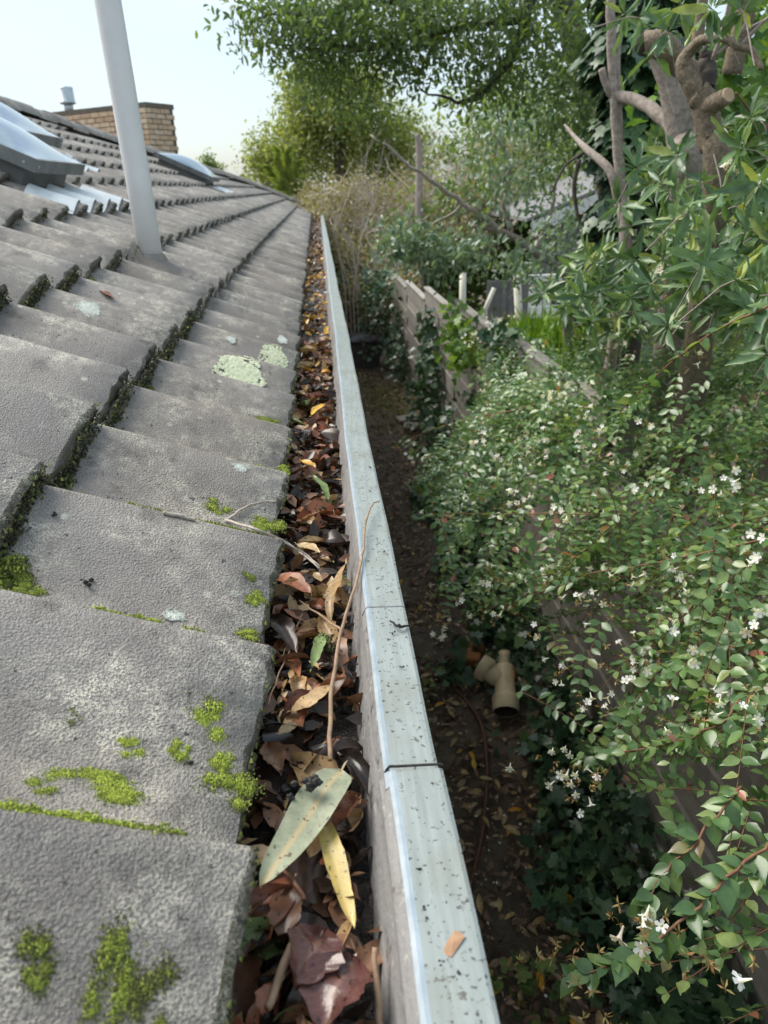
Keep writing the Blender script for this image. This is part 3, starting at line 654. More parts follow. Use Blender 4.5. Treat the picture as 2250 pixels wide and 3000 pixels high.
for (px, py, rx, ry, n, bright, lab) in [
    (475, 1565, .022, .016, 260, .75, 'bright green moss cushion near the right edge of the second nearest tile'),
    (276, 1618, .014, .008, 170, .8, 'small round moss cushion alone on the tile centre left'),
    (388, 1625, .011, .010, 150, .75, 'small moss cushion beside the black crumb on the tile'),
    (490, 1652, .012, .011, 170, .8, 'round moss cushion close to the gutter side of the tile'),
    (200, 1690, .040, .012, 500, .72, 'wide moss mat left of centre along the tile seam'),
    (262, 1712, .030, .014, 420, .8, 'thick bright moss mat above the nearest tile crest'),
    (95, 1700, .018, .010, 180, .6, 'yellowish moss cushion at the left end of the moss mat'),
    (497, 1715, .022, .020, 330, .6, 'loose moss mat at the tile corner beside the gutter'),
    (156, 1556, .010, .008, 70, .3, 'dull olive moss tuft on the upper left of the tile'),
    (550, 1298, .013, .011, 200, .65, 'moss cushion on the tile edge left of the red brown leaf'),
    (542, 1246, .010, .007, 90, .4, 'thin olive moss patch above the edge moss cushion'),
    (540, 1372, .016, .008, 200, .7, 'moss cushion tucked at the tile crest end by the gutter'),
    (575, 1135, .030, .018, 420, .65, 'thick moss mat under the forked twig'),
    (470, 1100, .02, .016, 160, .6, 'moss cushions above the forked twig on the tile'),
    (612, 1020, .014, .014, 220, .65, 'moss cushion at the tile corner above the forked twig'),
    (590, 912, .030, .010, 220, .6, 'moss strip with a stick along the tile crest near the gutter'),
    (70, 2105, .014, .016, 160, .35, 'dark blurred moss tuft at the lower left of the nearest tile'),
    (240, 2130, .013, .03, 300, .45, 'blurred upright moss streak on the nearest tile'),
    (30, 1255, .022, .02, 420, .45, 'dark moss cushion in the hollow at the left edge under the tile end'),
    (62, 1275, .016, .012, 220, .6, 'small moss tuft in the shaded hollow at the left edge'),
    (340, 2170, .016, .02, 160, .2, 'faint dark moss smear on the nearest tile')]:
    moss_patch(px, py, rx*1.15, ry*1.15, int(n*5), .0017, bright*.9, lab)
# seam moss: strips in the valleys and along course ends
Cs = []; Vs = []
def strip(p, q, n, wob, bri, h=.004):
    p, q = np.array(p), np.array(q); f1, f2 = random.uniform(0, 6), random.uniform(0, 6)
    for i in range(n):
        u = random.random(); th_ = .35+.65*abs(math.sin(u*5+f1)*math.sin(u*11+f2))
        if random.random() > th_: continue
        c = p+(q-p)*u+RNG.normal(0, wob, 3)*np.array([1, 1.5, .8])*th_; yc = PH+SP*round((c[1]-PH)/SP); c[1] = yc+.001+abs(c[1]-yc)*(1 if random.random() < .8 else -1); c[2] = surf(c[0], yc-.004)-.0025+abs(random.gauss(0, .0016))*th_; Cs.append(c); Vs.append(min(.99, max(0, random.gauss(bri, .2))))
for (a, b, bri, n) in [((0, 1742), (160, 1752), .75, 380), ((150, 1752), (345, 1778), .75, 520), ((345, 1778), (450, 1790), .6, 160), ((60, 1308), (190, 1328), .65, 300), ((200, 1328), (395, 1360), .65, 420), ((440, 1362), (480, 1368), .6, 60), ((330, 1098), (420, 1118), .55, 120), ((520, 905), (632, 932), .5, 260), ((90, 1085), (200, 1100), .3, 90), ((440, 1120), (580, 1160), .5, 260), ((480, 1010), (590, 1025), .35, 120), ((250, 850), (340, 868), .3, 60), ((470, 830), (560, 850), .3, 80)]:
    p, q = onroof(a[0], a[1]-5), onroof(b[0], b[1]-5); p[1] = q[1] = PH+SP*math.floor(((p[1]+q[1])/2-PH-.004)/SP); strip(p, q, int(n*3), .0022, bri*.9)
seam = tuftmesh('seam_moss', np.array(Cs), MT['moss'], RNG.uniform(.0012, .0026, len(Cs)), val=np.array(Vs)); tag(seam, 'bright moss growing in the seams between the near tiles', 'moss', kind='stuff')
Cs = []; Vs = []
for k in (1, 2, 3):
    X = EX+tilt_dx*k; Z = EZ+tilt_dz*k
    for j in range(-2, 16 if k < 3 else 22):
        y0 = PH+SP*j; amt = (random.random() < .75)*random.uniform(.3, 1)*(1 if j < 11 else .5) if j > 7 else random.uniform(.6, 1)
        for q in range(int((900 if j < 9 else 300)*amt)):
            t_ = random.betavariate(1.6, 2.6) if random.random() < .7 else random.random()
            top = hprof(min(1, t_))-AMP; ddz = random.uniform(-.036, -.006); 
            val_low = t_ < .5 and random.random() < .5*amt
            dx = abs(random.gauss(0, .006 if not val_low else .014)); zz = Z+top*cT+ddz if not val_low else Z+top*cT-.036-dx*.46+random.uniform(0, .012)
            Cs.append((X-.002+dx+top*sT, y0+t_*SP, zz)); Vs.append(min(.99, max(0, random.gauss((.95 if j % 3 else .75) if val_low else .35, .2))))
CC, CV = [], []
for k, js in ((1, range(-1, 11)), (2, range(1, 10))):
    X = EX+tilt_dx*k
    for j in js:
        if random.random() < .2 and j > 1: continue
        for m_ in range(random.randint(1, 3) if j > 1 else 6):
            tc_ = random.uniform(.10, .60); y = PH+SP*(j+tc_); x = X-.022+random.uniform(.0, .03); rr = random.uniform(.010, .024); b0 = random.uniform(.35, .8)
            for q in range(int(150*rr/.012)):
                d = rnd_dirs(1)[0]*random.random()**.4*rr; d[2] = abs(d[2])*.8
                CC.append((x+d[0]*.8, y+d[1]*1.3, surf(x+.012, y)+d[2]+.002)); CV.append(min(.99, max(0, random.gauss(b0*(.6+.6*d[2]/rr), .15))))
o = tuftmesh('valley_moss', np.array(CC), MT['moss'], RNG.uniform(.0022, .004, len(CC)), val=np.array(CV)); tag(o, 'cushions of moss in the hollows below the tile ends', 'moss', kind='stuff')
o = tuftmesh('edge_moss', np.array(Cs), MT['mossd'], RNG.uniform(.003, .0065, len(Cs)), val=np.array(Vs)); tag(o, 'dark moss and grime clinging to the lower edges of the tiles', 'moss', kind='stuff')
Cs = []; Vs = []
for j in range(0, 8):
    for q in range(70):
        t_ = random.random(); top = hprof(t_)-AMP; Cs.append((EX-.003+top*sT, PH+SP*j+t_*SP, EZ+top*cT-random.uniform(.0, .012))); Vs.append(min(.9, max(0, random.gauss(.4, .2))))
for i in range(3):                                      # green cushions inside the gutter
    c = [atz(690, 1095, ZB+.004), atz(705, 1090, ZB+.004), atz(705, 1390, ZB+.006)][i]
    for q in range(160): Cs.append(c+RNG.normal(0, .006, 3)*np.array([1, 1.3, .5])); Vs.append(min(.9, max(0, random.gauss(.45, .15))))
o = tuftmesh('edge_moss', np.array(Cs), MT['mossd'], RNG.uniform(.003, .006, len(Cs)), val=np.array(Vs)); tag(o, 'dark moss specks along the eave edge of the tiles', 'moss', kind='stuff')
def lichen(px, py, rx, ry, mat, label, rot=0, n=90):
    """crusty rosette: a low plate with a lobed rim"""
    p0 = onroof(px, py); v = []; f = []; ph = random.uniform(0, 6)
    for i in range(520):                                 # many small overlapping flakes
        a = random.uniform(0, 6.283); r = random.random()**.55*(1+.16*math.sin(a*3+ph)+.12*math.sin(a*5+2*ph))
        x = p0[0]+r*rx*math.cos(a+rot); y = p0[1]+r*ry*math.sin(a+rot)
        if x > EX-.004: continue
        z = surf(x, y)+.0022+random.uniform(0, .0016); fr = random.uniform(.10, .2)*min(rx, ry)*(1.1-.6*r); b_ = len(v); m_ = 6; t0 = random.uniform(0, 6)
        for k in range(m_):
            aa = t0+k*6.283/m_; q_ = fr*random.uniform(.6, 1.2); xx, yy = x+q_*math.cos(aa), y+q_*math.sin(aa); v.append((xx, yy, surf(xx, yy)+(z-surf(x, y))-.0012))
        v.append((x, y, z)); f += [(b_+m_, b_+k, b_+(k+1) % m_) for k in range(m_)]
    return tag(link('lichen_patch', mesh('lichen_patch', v, f, mat, False)), label, 'lichen')
lichen(522, 808, .062, .075, MT['lichen'], 'large pale yellow green lichen rosette on the tile beside the gutter')
lichen(592, 771, .040, .06, MT['lichen'], 'pale yellow lichen patch just above the larger rosette', .6)
lichen(376, 1333, .014, .010, MT['lichen2'], 'small white crusty lichen on the tile above a seam')
lichen(192, 667, .03, .03, MT['lichen2'], 'whitish lichen flower shape on the tiles left of the vent pipe')
lichen(610, 735, .016, .02, MT['lichen2'], 'small white lichen spot at the eave above the yellow patches')
lichen(500, 735, .014, .016, MT['lichen2'], 'small white lichen spot on the middle of a tile')
lichen(520, 1012, .014, .012, MT['lichen2'], 'white lichen smear on the crest near the gutter corner')
def crumb(px, py, r, label, on_roof=True, z=None, n=9, name='crumb'):
    p = onroof(px, py) if on_roof else atz(px, py, z)
    mb = MB()
    for i in range(n):
        c = p+RNG.normal(0, r*.4, 3)*np.array([1, 1, .4]); mb.tube([c-np.array([r*.3, 0, 0]), c, c+np.array([r*.3, r*.1, 0])], [r*.12, r*.3, r*.1], 5)
    if on_roof:
        dz = surf(p[0], p[1])-p[2]; mb.v = [(x, y, z_+dz+.001) for x, y, z_ in mb.v]
    return tag(mb.build(name, [MT['crumb']], None), label, 'crumb')
crumb(188, 1262, .010, 'black crumb of debris in the middle of a bare tile'); crumb(408, 1650, .005, 'black crumb beside two moss cushions'); crumb(482, 1685, .005, 'black crumb below the round moss cushion')
crumb(118, 1112, .006, 'dark speck of dirt near the tile crest at left'); crumb(670, 1692, .012, 'black clod stuck on the large grey green leaf', False, ZB+.046, 14); crumb(626, 1723, .006, 'small black clod on the edge of the large grey green leaf', False, ZB+.04)
for (px, py) in [(770, 1435), (800, 1060), (852, 1368), (865, 1350), (915, 1990), (905, 1880), (920, 1955), (955, 2085), (985, 2110), (800, 1010), (830, 1192), (868, 1440)]:
    tag(crumb(px, py, .0035, 'dark dirt crumb on the gutter lip', False, CAMZ-.497, 4), group='dirt crumbs on the gutter lip')
twig('dark bark fibre hooked over the gutter lip', [atz(842, 1342, CAMZ-.494), atz(862, 1352, CAMZ-.492), atz(884, 1352, CAMZ-.5)], [.0012, .002, .001], MT['crumb'], 'bark_fibre')
# ================================================================== on the roof
pb = atroof(327, 556, -.03)
vp = empty('vent_pipe', pb, 'tall pale grey plastic vent pipe standing on the tiles', 'pipe')
pr_ = .5*46*1.356/FPX*np.linalg.norm(pb-CAM)
ptop = at(226, -120, np.linalg.norm(pb-CAM)*1.0); dv = ptop-pb
ptop = pb+np.array([0, 0, 1.0])*1.35*0+ (aty(222, -60, pb[1]+.02)-pb)
mb = MB(); mb.tube([pb-np.array([0, 0, .08]), pb+.3*(ptop-pb), pb+.7*(ptop-pb), ptop, pb+1.5*(ptop-pb)], pr_, 40, cap=True); mb.build('pipe', [MT['pvc']], vp, True)
mb = MB(); mb.tube([pb-np.array([0, 0, .03]), pb+np.array([0, 0, .004]), pb+np.array([0, 0, .012])], [pr_*1.5, pr_*1.2, pr_*1.04], 32, cap=False); mb.build('collar', [MT['lead']], vp, True)
# dressed lead apron from the pipe down to the next course
k1 = 1; X1 = EX+tilt_dx*1; v = []; f = []; us = np.linspace(.012, GA+.02, 9); yl = pb[1]-.16; ws_ = np.linspace(0, .40, 27)
for u in us:
    for w_ in ws_:
        x = X1-u*cT; y = yl+w_; v.append((x, y, surf(x, y) + .006 if u > 0 else surf(X1+.001-.004, y)+.006-.5*u*.2 - .02*(w_ > .3)*math.sin(9*w_)))
nw = len(ws_)
for i in range(len(us)-1):
    for j in range(nw-1): f.append((i*nw+j, i*nw+j+1, i*nw+nw+j+1, i*nw+nw+j))
link('flashing', mesh('flashing', v, f, MT['tile'], True), vp)
ey = np.array([0, 1.0, 0]); eu = np.array([-cT, 0, sT])
def skylight(q0, wy, wu, label, hs=.1, bulge=.17, flash=True):
    s = empty('skylight', q0, label, 'skylight', 'domed skylights on the tiled roof')
    def P(a, b_, h): return q0+ey*a+eu*b_+NR*h
    def frame(name, a0, a1, b0, b1, h0, h1, mat):
        mb = MB(); c = [P(a0, b0, h0), P(a1, b0, h0), P(a1, b1, h0), P(a0, b1, h0), P(a0, b0, h1), P(a1, b0, h1), P(a1, b1, h1), P(a0, b1, h1)]
        mb.add(c, [(3, 2, 1, 0), (4, 5, 6, 7), (0, 1, 5, 4), (1, 2, 6, 5), (2, 3, 7, 6), (3, 0, 4, 7)]); return mb.build(name, [mat], s)
    frame('upstand', .06, wy-.06, .06, wu-.06, -.1, hs*.55, MT['curb'])
    fr = frame('frame', 0, wy, 0, wu, hs*.5, hs*1.15, MT['curb'])
    mb = MB()
    for a_ in (.03, wy-.03):
        c = P(a_, -.001, hs*.8); mb.tube([c, c-eu*.004], .006, 8)
    for b_ in (.05, wu-.05):
        c = P(-.001, b_, hs*.8); mb.tube([c, c-ey*.004], .006, 8)
    mb.build('screws', [MT['metal2']], fr)
    v = []; f = []; n = 20
    for i in range(n+1):
        for j in range(n+1):
            a_, b_ = i/n, j/n; hh = (math.sin(math.pi*a_)*math.sin(math.pi*b_))**.85
            v.append(P(.012+a_*(wy-.024), .012+b_*(wu-.024), hs*1.16+bulge*hh))
    for i in range(n):
        for j in range(n): f.append((i*n+i+j, i*n+i+n+1+j, i*n+i+n+2+j, i*n+i+j+1))
    link('dome', mesh('dome', v, f, MT['dome'], True), s)
    if flash:                                            # corrugated apron laid over the tiles below
        v = []; f = []; m_ = 90
        for b_ in (-.20, -.06, .02):
            for i in range(m_+1):
                a_ = -.12+(wy+.42)*i/m_; p = P(a_, b_, 0); z = surf(p[0], p[1]) if b_ < 0 else surf(P(a_, -.03, 0)[0], p[1])+.02
                v.append((p[0], p[1], z+.012))
        for r in range(2): f += [(r*(m_+1)+i, r*(m_+1)+i+1, (r+1)*(m_+1)+i+1, (r+1)*(m_+1)+i) for i in range(m_)]
        link('apron', mesh('apron', v, f, MT['metal2'], True), s)
    return s
def sky0(x, y): return np.array([x, y, roofz(x)])
skylight(sky0(-1.22, 3.66), .74, .74, 'nearest clear domed skylight at the left edge with zinc apron', .085, .075)
skylight(sky0(-1.66, 4.88), .74, .74, 'upper domed skylight at the left edge, behind the nearest one', .085, .075)
skylight(sky0(-1.28, 10.3), .80, .74, 'far clear domed skylight to the right of the vent pipe', .085, .09)
# ================================================================== chimney
c0 = at(313, 220, 15.6); zt = c0[2]; cL = atz(80, 246, zt); cR = atz(332, 229.5, zt)
e1 = nrm((cL-c0)[None])[0]; WL = min(3.4, np.linalg.norm(cL-c0)); e2 = np.array([-e1[1], e1[0], 0]);
if e2@(cR-c0) < 0: e2 = -e2
WD = .7
ch = empty('chimney', (c0[0], c0[1], zt-2.2), 'long cream brick chimney wall rising behind the roof ridge', 'chimney')
def CP(a, b_, h): return c0+e1*a+e2*b_+np.array([0, 0, h])
def cbox(name, a0, a1, b0, b1, h0, h1, mat, par):
    mb = MB(); c = [CP(a, b_, h) for h in (h0, h1) for a, b_ in ((a0, b0), (a1, b0), (a1, b1), (a0, b1))]
    mb.add(c, [(3, 2, 1, 0), (4, 5, 6, 7), (0, 1, 5, 4), (1, 2, 6, 5), (2, 3, 7, 6), (3, 0, 4, 7)]); return mb.build(name, [mat], par)
core = cbox('core', .01, WL-.01, .01, WD-.01, -2.2, -.02, MT['mortar'], ch)
bl, bh = .235, .086
def brickmesh(l):
    mb = MB(); mb.box((0, 0, 0), (l, .03, bh-.011), 0, None, .006); return mesh('brick', mb.v, mb.f, MT['brick'], False)
BF, BH = brickmesh(bl-.011), brickmesh(bl*.5-.011); Tb = Matrix((Vector(e1), Vector(-e2), Vector((0, 0, 1)))).transposed().to_4x4()
Ts = Matrix((Vector(e2), Vector(-e1), Vector((0, 0, 1)))).transposed().to_4x4()
def putbrick(me, T, p):
    o = link('brick', me, core); q = T.copy(); q.translation = Vector(p.tolist()); o.matrix_basis = q
for r in range(15):
    h = -.10-bh*(r+1)+.02; x = .0 if r % 2 == 0 else bl*.5
    if r % 2: putbrick(BH, Tb, CP(0, .012+RNG.normal(0, .002), h))
    while x+bl < WL: 
        putbrick(BF, Tb, CP(x, .012+RNG.normal(0, .002), h)); x += bl
    x = 0 if r % 2 else bl*.5
    if not r % 2: putbrick(BH, Ts, CP(.012, 0, h))
    while x+bl*.9 < WD: putbrick(BF, Ts, CP(.012+RNG.normal(0, .002), x, h)); x += bl
cbox('coping', -.012, WL+.01, -.012, WD+.01, -.082, .0, MT['mortar'], ch)
fp = atz(112, 240, zt); 
fl_ = empty('flue_cowl', CP(0, WD*.4, 0)+e1*float((fp-c0)@e1), 'shiny metal flue cowl standing on the left end of the chimney', 'flue'); fb = np.array(WLOC[fl_.name])
mb = MB(); mb.tube([fb, fb+np.array([0, 0, .16])], .085, 20); mb.build('stem', [MT['metal2']], fl_, True)
mb = MB(); mb.tube([fb+np.array([0, 0, z]) for z in (.14, .16, .17, .18, .42, .43)], [.13, .15, .15, .135, .135, .125], 24); mb.build('hood', [MT['metal']], fl_, True)
# ================================================================== timber fence along the path
FX = 1.33
fence = empty('timber_fence', (FX, 6, 0), 'weathered grey timber fence with horizontal lapped boards beside the path', 'fence')
def ftop(y): return CAMZ+np.interp(y, [0, 3.4, 4.4, 6.7, 8.4, 10, 13.1, 15], [-1.35, -1.3, -1.0, -1.07, -1.17, -1.30, -1.45, -1.5])
bay = 2.1; nb_ = 7
for i in range(nb_):
    y0 = -.9+bay*i; y1 = y0+bay
    if y1 > 13.9: y1 = 13.2
    top = ftop((y0+y1)/2); nbd = 10; bw = .19
    mb = MB(); mb.box((FX+.03, y0-.045, 0), (FX+.12, y0+.045, top+.02), 0, None, .006); mb.build('post', [MT['timber']], fence)
    for r in range(nbd):
        z1 = top-r*bw*.9; z0 = z1-bw
        if z0 < -.02: continue
        dx = .018 if r % 2 else 0
        mb = MB(); mb.box((FX-.012+dx, y0+.004, z0), (FX+.008+dx, y1-.004, z1), 0, None, .004)
        o = mb.build('board', [MT['timber']], fence); o.rotation_euler = (0, 0, 0)
    mb = MB(); mb.box((FX-.03, y0, top), (FX+.05, y1-.006, top+.025), 0, None, .005); mb.build('capping', [MT['timber']], fence)
# ================================================================== bin, fitting, hose, slabs
bp0 = atz(790, 797, .02); bn = empty('storage_bin', bp0, 'dark plastic lidded bin at the far end of the path', 'bin')
mb = MB(); bx, by_ = bp0[0], bp0[1]; wb = .30; H = .50
def ringr(cx, cy, z, w_, d_, r=.05, n=5):
    out = []
    for (sx, sy, a0) in ((1, 1, 0), (-1, 1, 90), (-1, -1, 180), (1, -1, 270)):
        for k in range(n): a = R(a0+90*k/(n-1)); out.append((cx+sx*(w_-r)+r*math.cos(a), cy+sy*(d_-r)+r*math.sin(a), z))
    return out
rg = [ringr(bx, by_+.3, z, w_, d_) for z, w_, d_ in ((.0, .24, .24), (.02, .25, .25), (H, .29, .29))]
def loft(mb, rg, cap=True):
    n = len(rg[0]); v = sum(rg, []); f = []
    for i in range(len(rg)-1): f += [(i*n+k, i*n+(k+1) % n, i*n+n+(k+1) % n, i*n+n+k) for k in range(n)]
    if cap: f += [tuple(range(n-1, -1, -1)), tuple(range((len(rg)-1)*n, len(rg)*n))]
    mb.add(v, f)
loft(mb, rg); mb.build('body', [MT['binp']], bn)
mb = MB(); loft(mb, [ringr(bx, by_+.3, z, w_, d_) for z, w_, d_ in ((H-.03, .315, .315), (H+.01, .32, .32), (H+.03, .30, .30), (H+.075, .20, .22))]); mb.build('lid', [MT['binp']], bn, True)
ys0 = atz(848, 780, .25); tag(MB().tube([atz(846, 792, .16), atz(858, 765, .42)], .012, 8).build('garden_stake', [MT['yellow']], None, True), 'short yellow stake leaning in ivy beside the bin', 'stake')
ff = atz(1092, 1556, .03); pf = empty('pipe_fitting', ff, 'cream plastic pipe junction with open end lying on the ground', 'pipe fitting')
ax = nrm((atz(1088, 1460, .12)-ff)[None])[0]; ax = nrm((ax+np.array([0, 0, .18]))[None])[0]; sc = 1.0
Cc = ff+np.array([0, 0, .06])
def fit_tube(name, pts, rad, mat=MT['cream'], n=24, cap=False): return MB().tube(pts, rad, n, cap=cap).build(name, [mat], pf, True)
b = [Cc+ax*t_ for t_ in (0, .012, .07, .085, .095, .11, .24, .30)]
fit_tube('socket', b, [.075, .08, .08, .083, .078, .062, .058, .058])
fit_tube('socket_bore', [Cc+ax*.002, Cc+ax*.05], [.066, .066], MT['hole']); fit_tube('bore_end', [Cc+ax*.045, Cc+ax*.05], [.066, .01], MT['hole'], cap=True)
lat = np.array([-1.0, .25, .15]); lat = nrm((lat-ax*(lat@ax)*.35)[None])[0]; j0 = Cc+ax*.20
fit_tube('branch_arm', [j0, j0+ax*.02+lat*.05, j0+ax*.05+lat*.10], [.05, .056, .058])
fit_tube('branch_socket', [j0+ax*.045+lat*.09, j0+ax*.055+lat*.10, j0+ax*.075+lat*.145, j0+ax*.08+lat*.155], [.06, .078, .08, .076], cap=True)
fit_tube('neck', [Cc+ax*.28, Cc+ax*.30+np.array([0, 0, .02]), Cc+ax*.34+np.array([.0, 0, .03]), Cc+ax*.37+np.array([0, 0, .035])], [.05, .035, .03, .036], cap=True)
rs_ = Cc+ax*.17+np.array([.05, -.01, .028]); fit_tube('rust_streak', [rs_, rs_+ax*.05, rs_+ax*.09], [.004, .012, .004], MT['rust'], 8, True)
hp = [atz(880, 1440, .05), atz(960, 1470, .05), atz(1030, 1545, .05), atz(1052, 1640, .05), atz(1045, 1780, .05), atz(1020, 1900, .05), atz(985, 2030, .05), atz(960, 2120, .05)]
mb = MB(); branch(mb, hp, [.011]*3, 8, 6); tag(mb.build('garden_hose', [MT['hose']], None, True), 'thin brown hose running along the dark ground beside the gutter', 'hose')
for i, (px, py, w_, d_, rz_, lab) in enumerate([(884, 908, .34, .22, .3, 'upper flat grey stone slab on the path by the ivy'), (896, 925, .3, .2, -.2, 'lower flat grey stone slab on the path by the ivy')]):
    p = atz(px, py, .03); mb = MB(); mb.box((-w_/2, -d_/2, 0), (w_/2, d_/2, .05), 0, None, .012); o = mb.build('stone_slab', [MT['stone']], None, False, p); o.rotation_euler = (.03, .02, rz_); tag(o, lab, 'slab')
p = atz(1022, 1425, .06); mb = MB(); mb.box((-.11, -.05, 0), (.11, .05, .07), 0, None, .008); o = mb.build('loose_brick', [MT['rust']], None, False, p); o.rotation_euler = (.1, .1, 1.2); tag(o, 'old reddish brick half hidden by ivy behind the pipe junction', 'brick')
# ================================================================== ground litter, ivy, grass
def scatter_ground(n, x0, x1, y0, y1): return np.stack([RNG.uniform(x0, x1, n), y0+(y1-y0)*RNG.random(n)**1.5, RNG.uniform(.01, .05, n)], 1)
n = 14000; P = scatter_ground(n, -.5, 1.35, .9, 13); d = rnd_dirs(n)*np.array([1, 1, .3])
tag(leafmesh('ground_litter', T8, P, d, rnd_dirs(n, (0, 0, 1.5)), RNG.uniform(.02, .075, n), MT['litter'], wid=.85), 'dead leaf litter covering the dark path soil', 'leaf litter', kind='stuff')
LG = [mesh('ground_leaf', *fleaf(1, .32, .25, .3, .3, 6, 1, seed=s, stem=.1), MT['fall_'+k], True) for s, k in enumerate(['tan', 'yellow', 'green', 'tan'])]
GL = ['pale tan leaf lying on the dark path soil', 'yellow leaf lying on the dark path soil', 'dull green leaf lying on the dark path soil', 'pale tan leaf lying on the dark path soil']
for i in range(70):
    y = 1.6+3.2*random.random(); x = random.uniform(.3, 1.1); q = random.randrange(4); o = link('ground_leaf', LG[q], None, (x, y, .065)); s = random.uniform(.05, .10)
    o.scale = (s, s, s); o.rotation_euler = (random.gauss(0, .2), random.gauss(0, .2), random.uniform(0, 6.28)); tag(o, GL[q], 'leaf', 'scattered '+GL[q].split(' leaf')[0]+' leaves on the path')
n = 260; P = scatter_ground(n, .2, 1.2, 1.4, 5); P[:, 2] = .06
tag(leafmesh('fallen_petals', T4, P, rnd_dirs(n)*np.array([1, 1, .2]), rnd_dirs(n, (0, 0, 2)), RNG.uniform(.008, .018, n), MT['petal'], wid=1.6), 'tiny white petals sprinkled on the dark soil', 'petals', kind='stuff')
mb = MB()
for i in range(150):
    p = np.array([random.uniform(-.2, 1.25), random.uniform(1.2, 9), .05]); d = rnd_dirs(1)[0]*np.array([.16, .16, .02]); mb.tube([p-d, p+RNG.normal(0, .012, 3), p+d], [.002, .004, .002], 4)
tag(mb.build('fallen_sticks', [MT['bark3']], None), 'thin sticks strewn over the path soil', 'sticks', kind='stuff')
# moss and short grass on the far path
n = 3500; c = [atz(x, y, .02) for x, y in ((800, 850), (830, 870), (850, 880), (815, 835), (870, 895))]
P = np.concatenate([np.array(q)+RNG.normal(0, 1, (n//5, 3))*np.array([.22, .7, 0]) for q in c]); P[:, 2] = .0
tag(leafmesh('path_grass', T4, P, rnd_dirs(n, (0, 0, 2)), rnd_dirs(n), RNG.uniform(.02, .06, n), MT['yellowg'], wid=.4), 'short yellowish grass on the far path', 'grass', kind='stuff')
# ivy along the fence foot and over the fence
iv = empty('ground_ivy', (1.1, 3, 0), 'dark green ivy carpet at the foot of the fence', 'ivy')
n = 3600; y = .6+6.5*RNG.random(n)**1.2; edge = .98-.22*np.sin(y*2.1)**2+np.where((y > 3.2) & (y < 4.3), -.22, 0); x = edge+(1.32-edge)*RNG.random(n)**.8
P = np.stack([x, y, .03+.16*RNG.random(n)+.35*RNG.random(n)*np.clip((x-1.05)*3, 0, 1)], 1)
fi = np.array([q for q in range(n) if np.linalg.norm(P[q]-np.array(ff)) > .2 and not (P[q, 0] < 1.05 and abs(P[q, 1]-ff[1]) < .25)]); P = P[fi]; n = len(P)
d = rnd_dirs(n, (-.5, -.5, .1)); up = rnd_dirs(n, (-.4, -.2, 1.8)); sz = RNG.uniform(.045, .10, n)
ni, rest = split_near(P, sz, 160)
leafobjs('ivy_leaf', TI, P[ni], d[ni], up[ni], sz[ni], MT['ivy'], iv); leafmesh('ivy_leaves', TI, P[rest], d[rest], up[rest], sz[rest], MT['ivy'], iv, smooth=True)
n = 120; P = np.concatenate([np.array(atz(px, py, .05))+RNG.normal(0, 1, (20, 3))*np.array([.07, .09, .02]) for px, py in ((1330, 1900), (1290, 2000), (1120, 2130), (1190, 2150), (900, 1480), (1350, 1960))])
tag(leafmesh('ivy_sprigs', TI, P, rnd_dirs(n, (-.4, -.6, .1)), rnd_dirs(n, (0, 0, 2)), RNG.uniform(.035, .07, n), MT['midg'], None), 'young green ivy sprigs spreading on the soil', 'ivy', kind='stuff')
iv2 = empty('fence_ivy', (1.2, 9.5, 0), 'grey green ivy climbing over the far fence beside the bin', 'ivy')
n = 6000; y = 4.8+9*RNG.random(n); h = np.array([ftop(q) for q in y]); tz = RNG.random(n)**.8
keep = (np.sin(y*1.7)+.5*np.sin(y*4.3+tz*4)+RNG.normal(0, .4, n)) > (-.1+.9*tz+np.where((y > 9.5) & (y < 12.5), .5*tz, 0)); keep |= (y > 12.9); keep &= (y < 6.2) | (y > 12.3) | (tz < .62+.25*np.sin(y*3.1))
y = y[keep]; tz = tz[keep]; h = h[keep]; n = len(y)
P = np.stack([FX-.05-RNG.random(n)**2*.3*(1-tz*.5)-np.where(y > 12.4, .45*RNG.random(n), 0), y, .05+tz*(h+.12)], 1)
leafmesh('ivy_leaves', TI, P, rnd_dirs(n, (-.6, -.6, -.4)), rnd_dirs(n, (-1.2, -.8, .8)), RNG.uniform(.05, .10, n), MT['ivy'], iv2, smooth=True)
n = 330; P = np.stack([FX-.08+RNG.normal(0, .08, n), 6.6+RNG.normal(0, .3, n), CAMZ-1.3+RNG.normal(0, .14, n)], 1)
leafmesh('young_ivy_leaves', TI, P, rnd_dirs(n, (-.6, -.6, -.2)), rnd_dirs(n, (-.8, -.8, 1)), RNG.uniform(.05, .09, n), MT['vine'], iv2, smooth=True)
# ================================================================== abelia: arching white flowered shrub over the fence
ab = empty('abelia_shrub', (1.6, 2.2, 0), 'arching shrub with small glossy leaves and white flowers hanging over the fence', 'shrub')
XL_Y = [.2, .45, .6, .72, .82, .95, 1.08, 1.2, 1.35, 1.6, 1.85, 2.1, 2.6, 3.2, 3.6, 4.0, 4.5, 5.6]
XL_X = [.60, .46, .34, .40, .66, .85, .66, .50, .54, .54, .44, .32, .36, .44, .36, .66, .95, 1.2]
def xleft(y): return np.interp(y, XL_Y, XL_X)
def ztop(x, y):
    s = np.clip((x-.25)/.9, 0, 1); s = s*s*(3-2*s)
    return -1.26+.48*s+np.where(y < 1.3, .25*np.clip((1.3-y)/.6, 0, 1), 0)-.42*np.clip((y-3.3)/.9, 0, 1)+.10*np.sin(5*x+3*y)*np.sin(4.1*y)
SL, SD, SU, SS = [], [], [], []; stem_mb = MB(); tips = []
NS = 3900
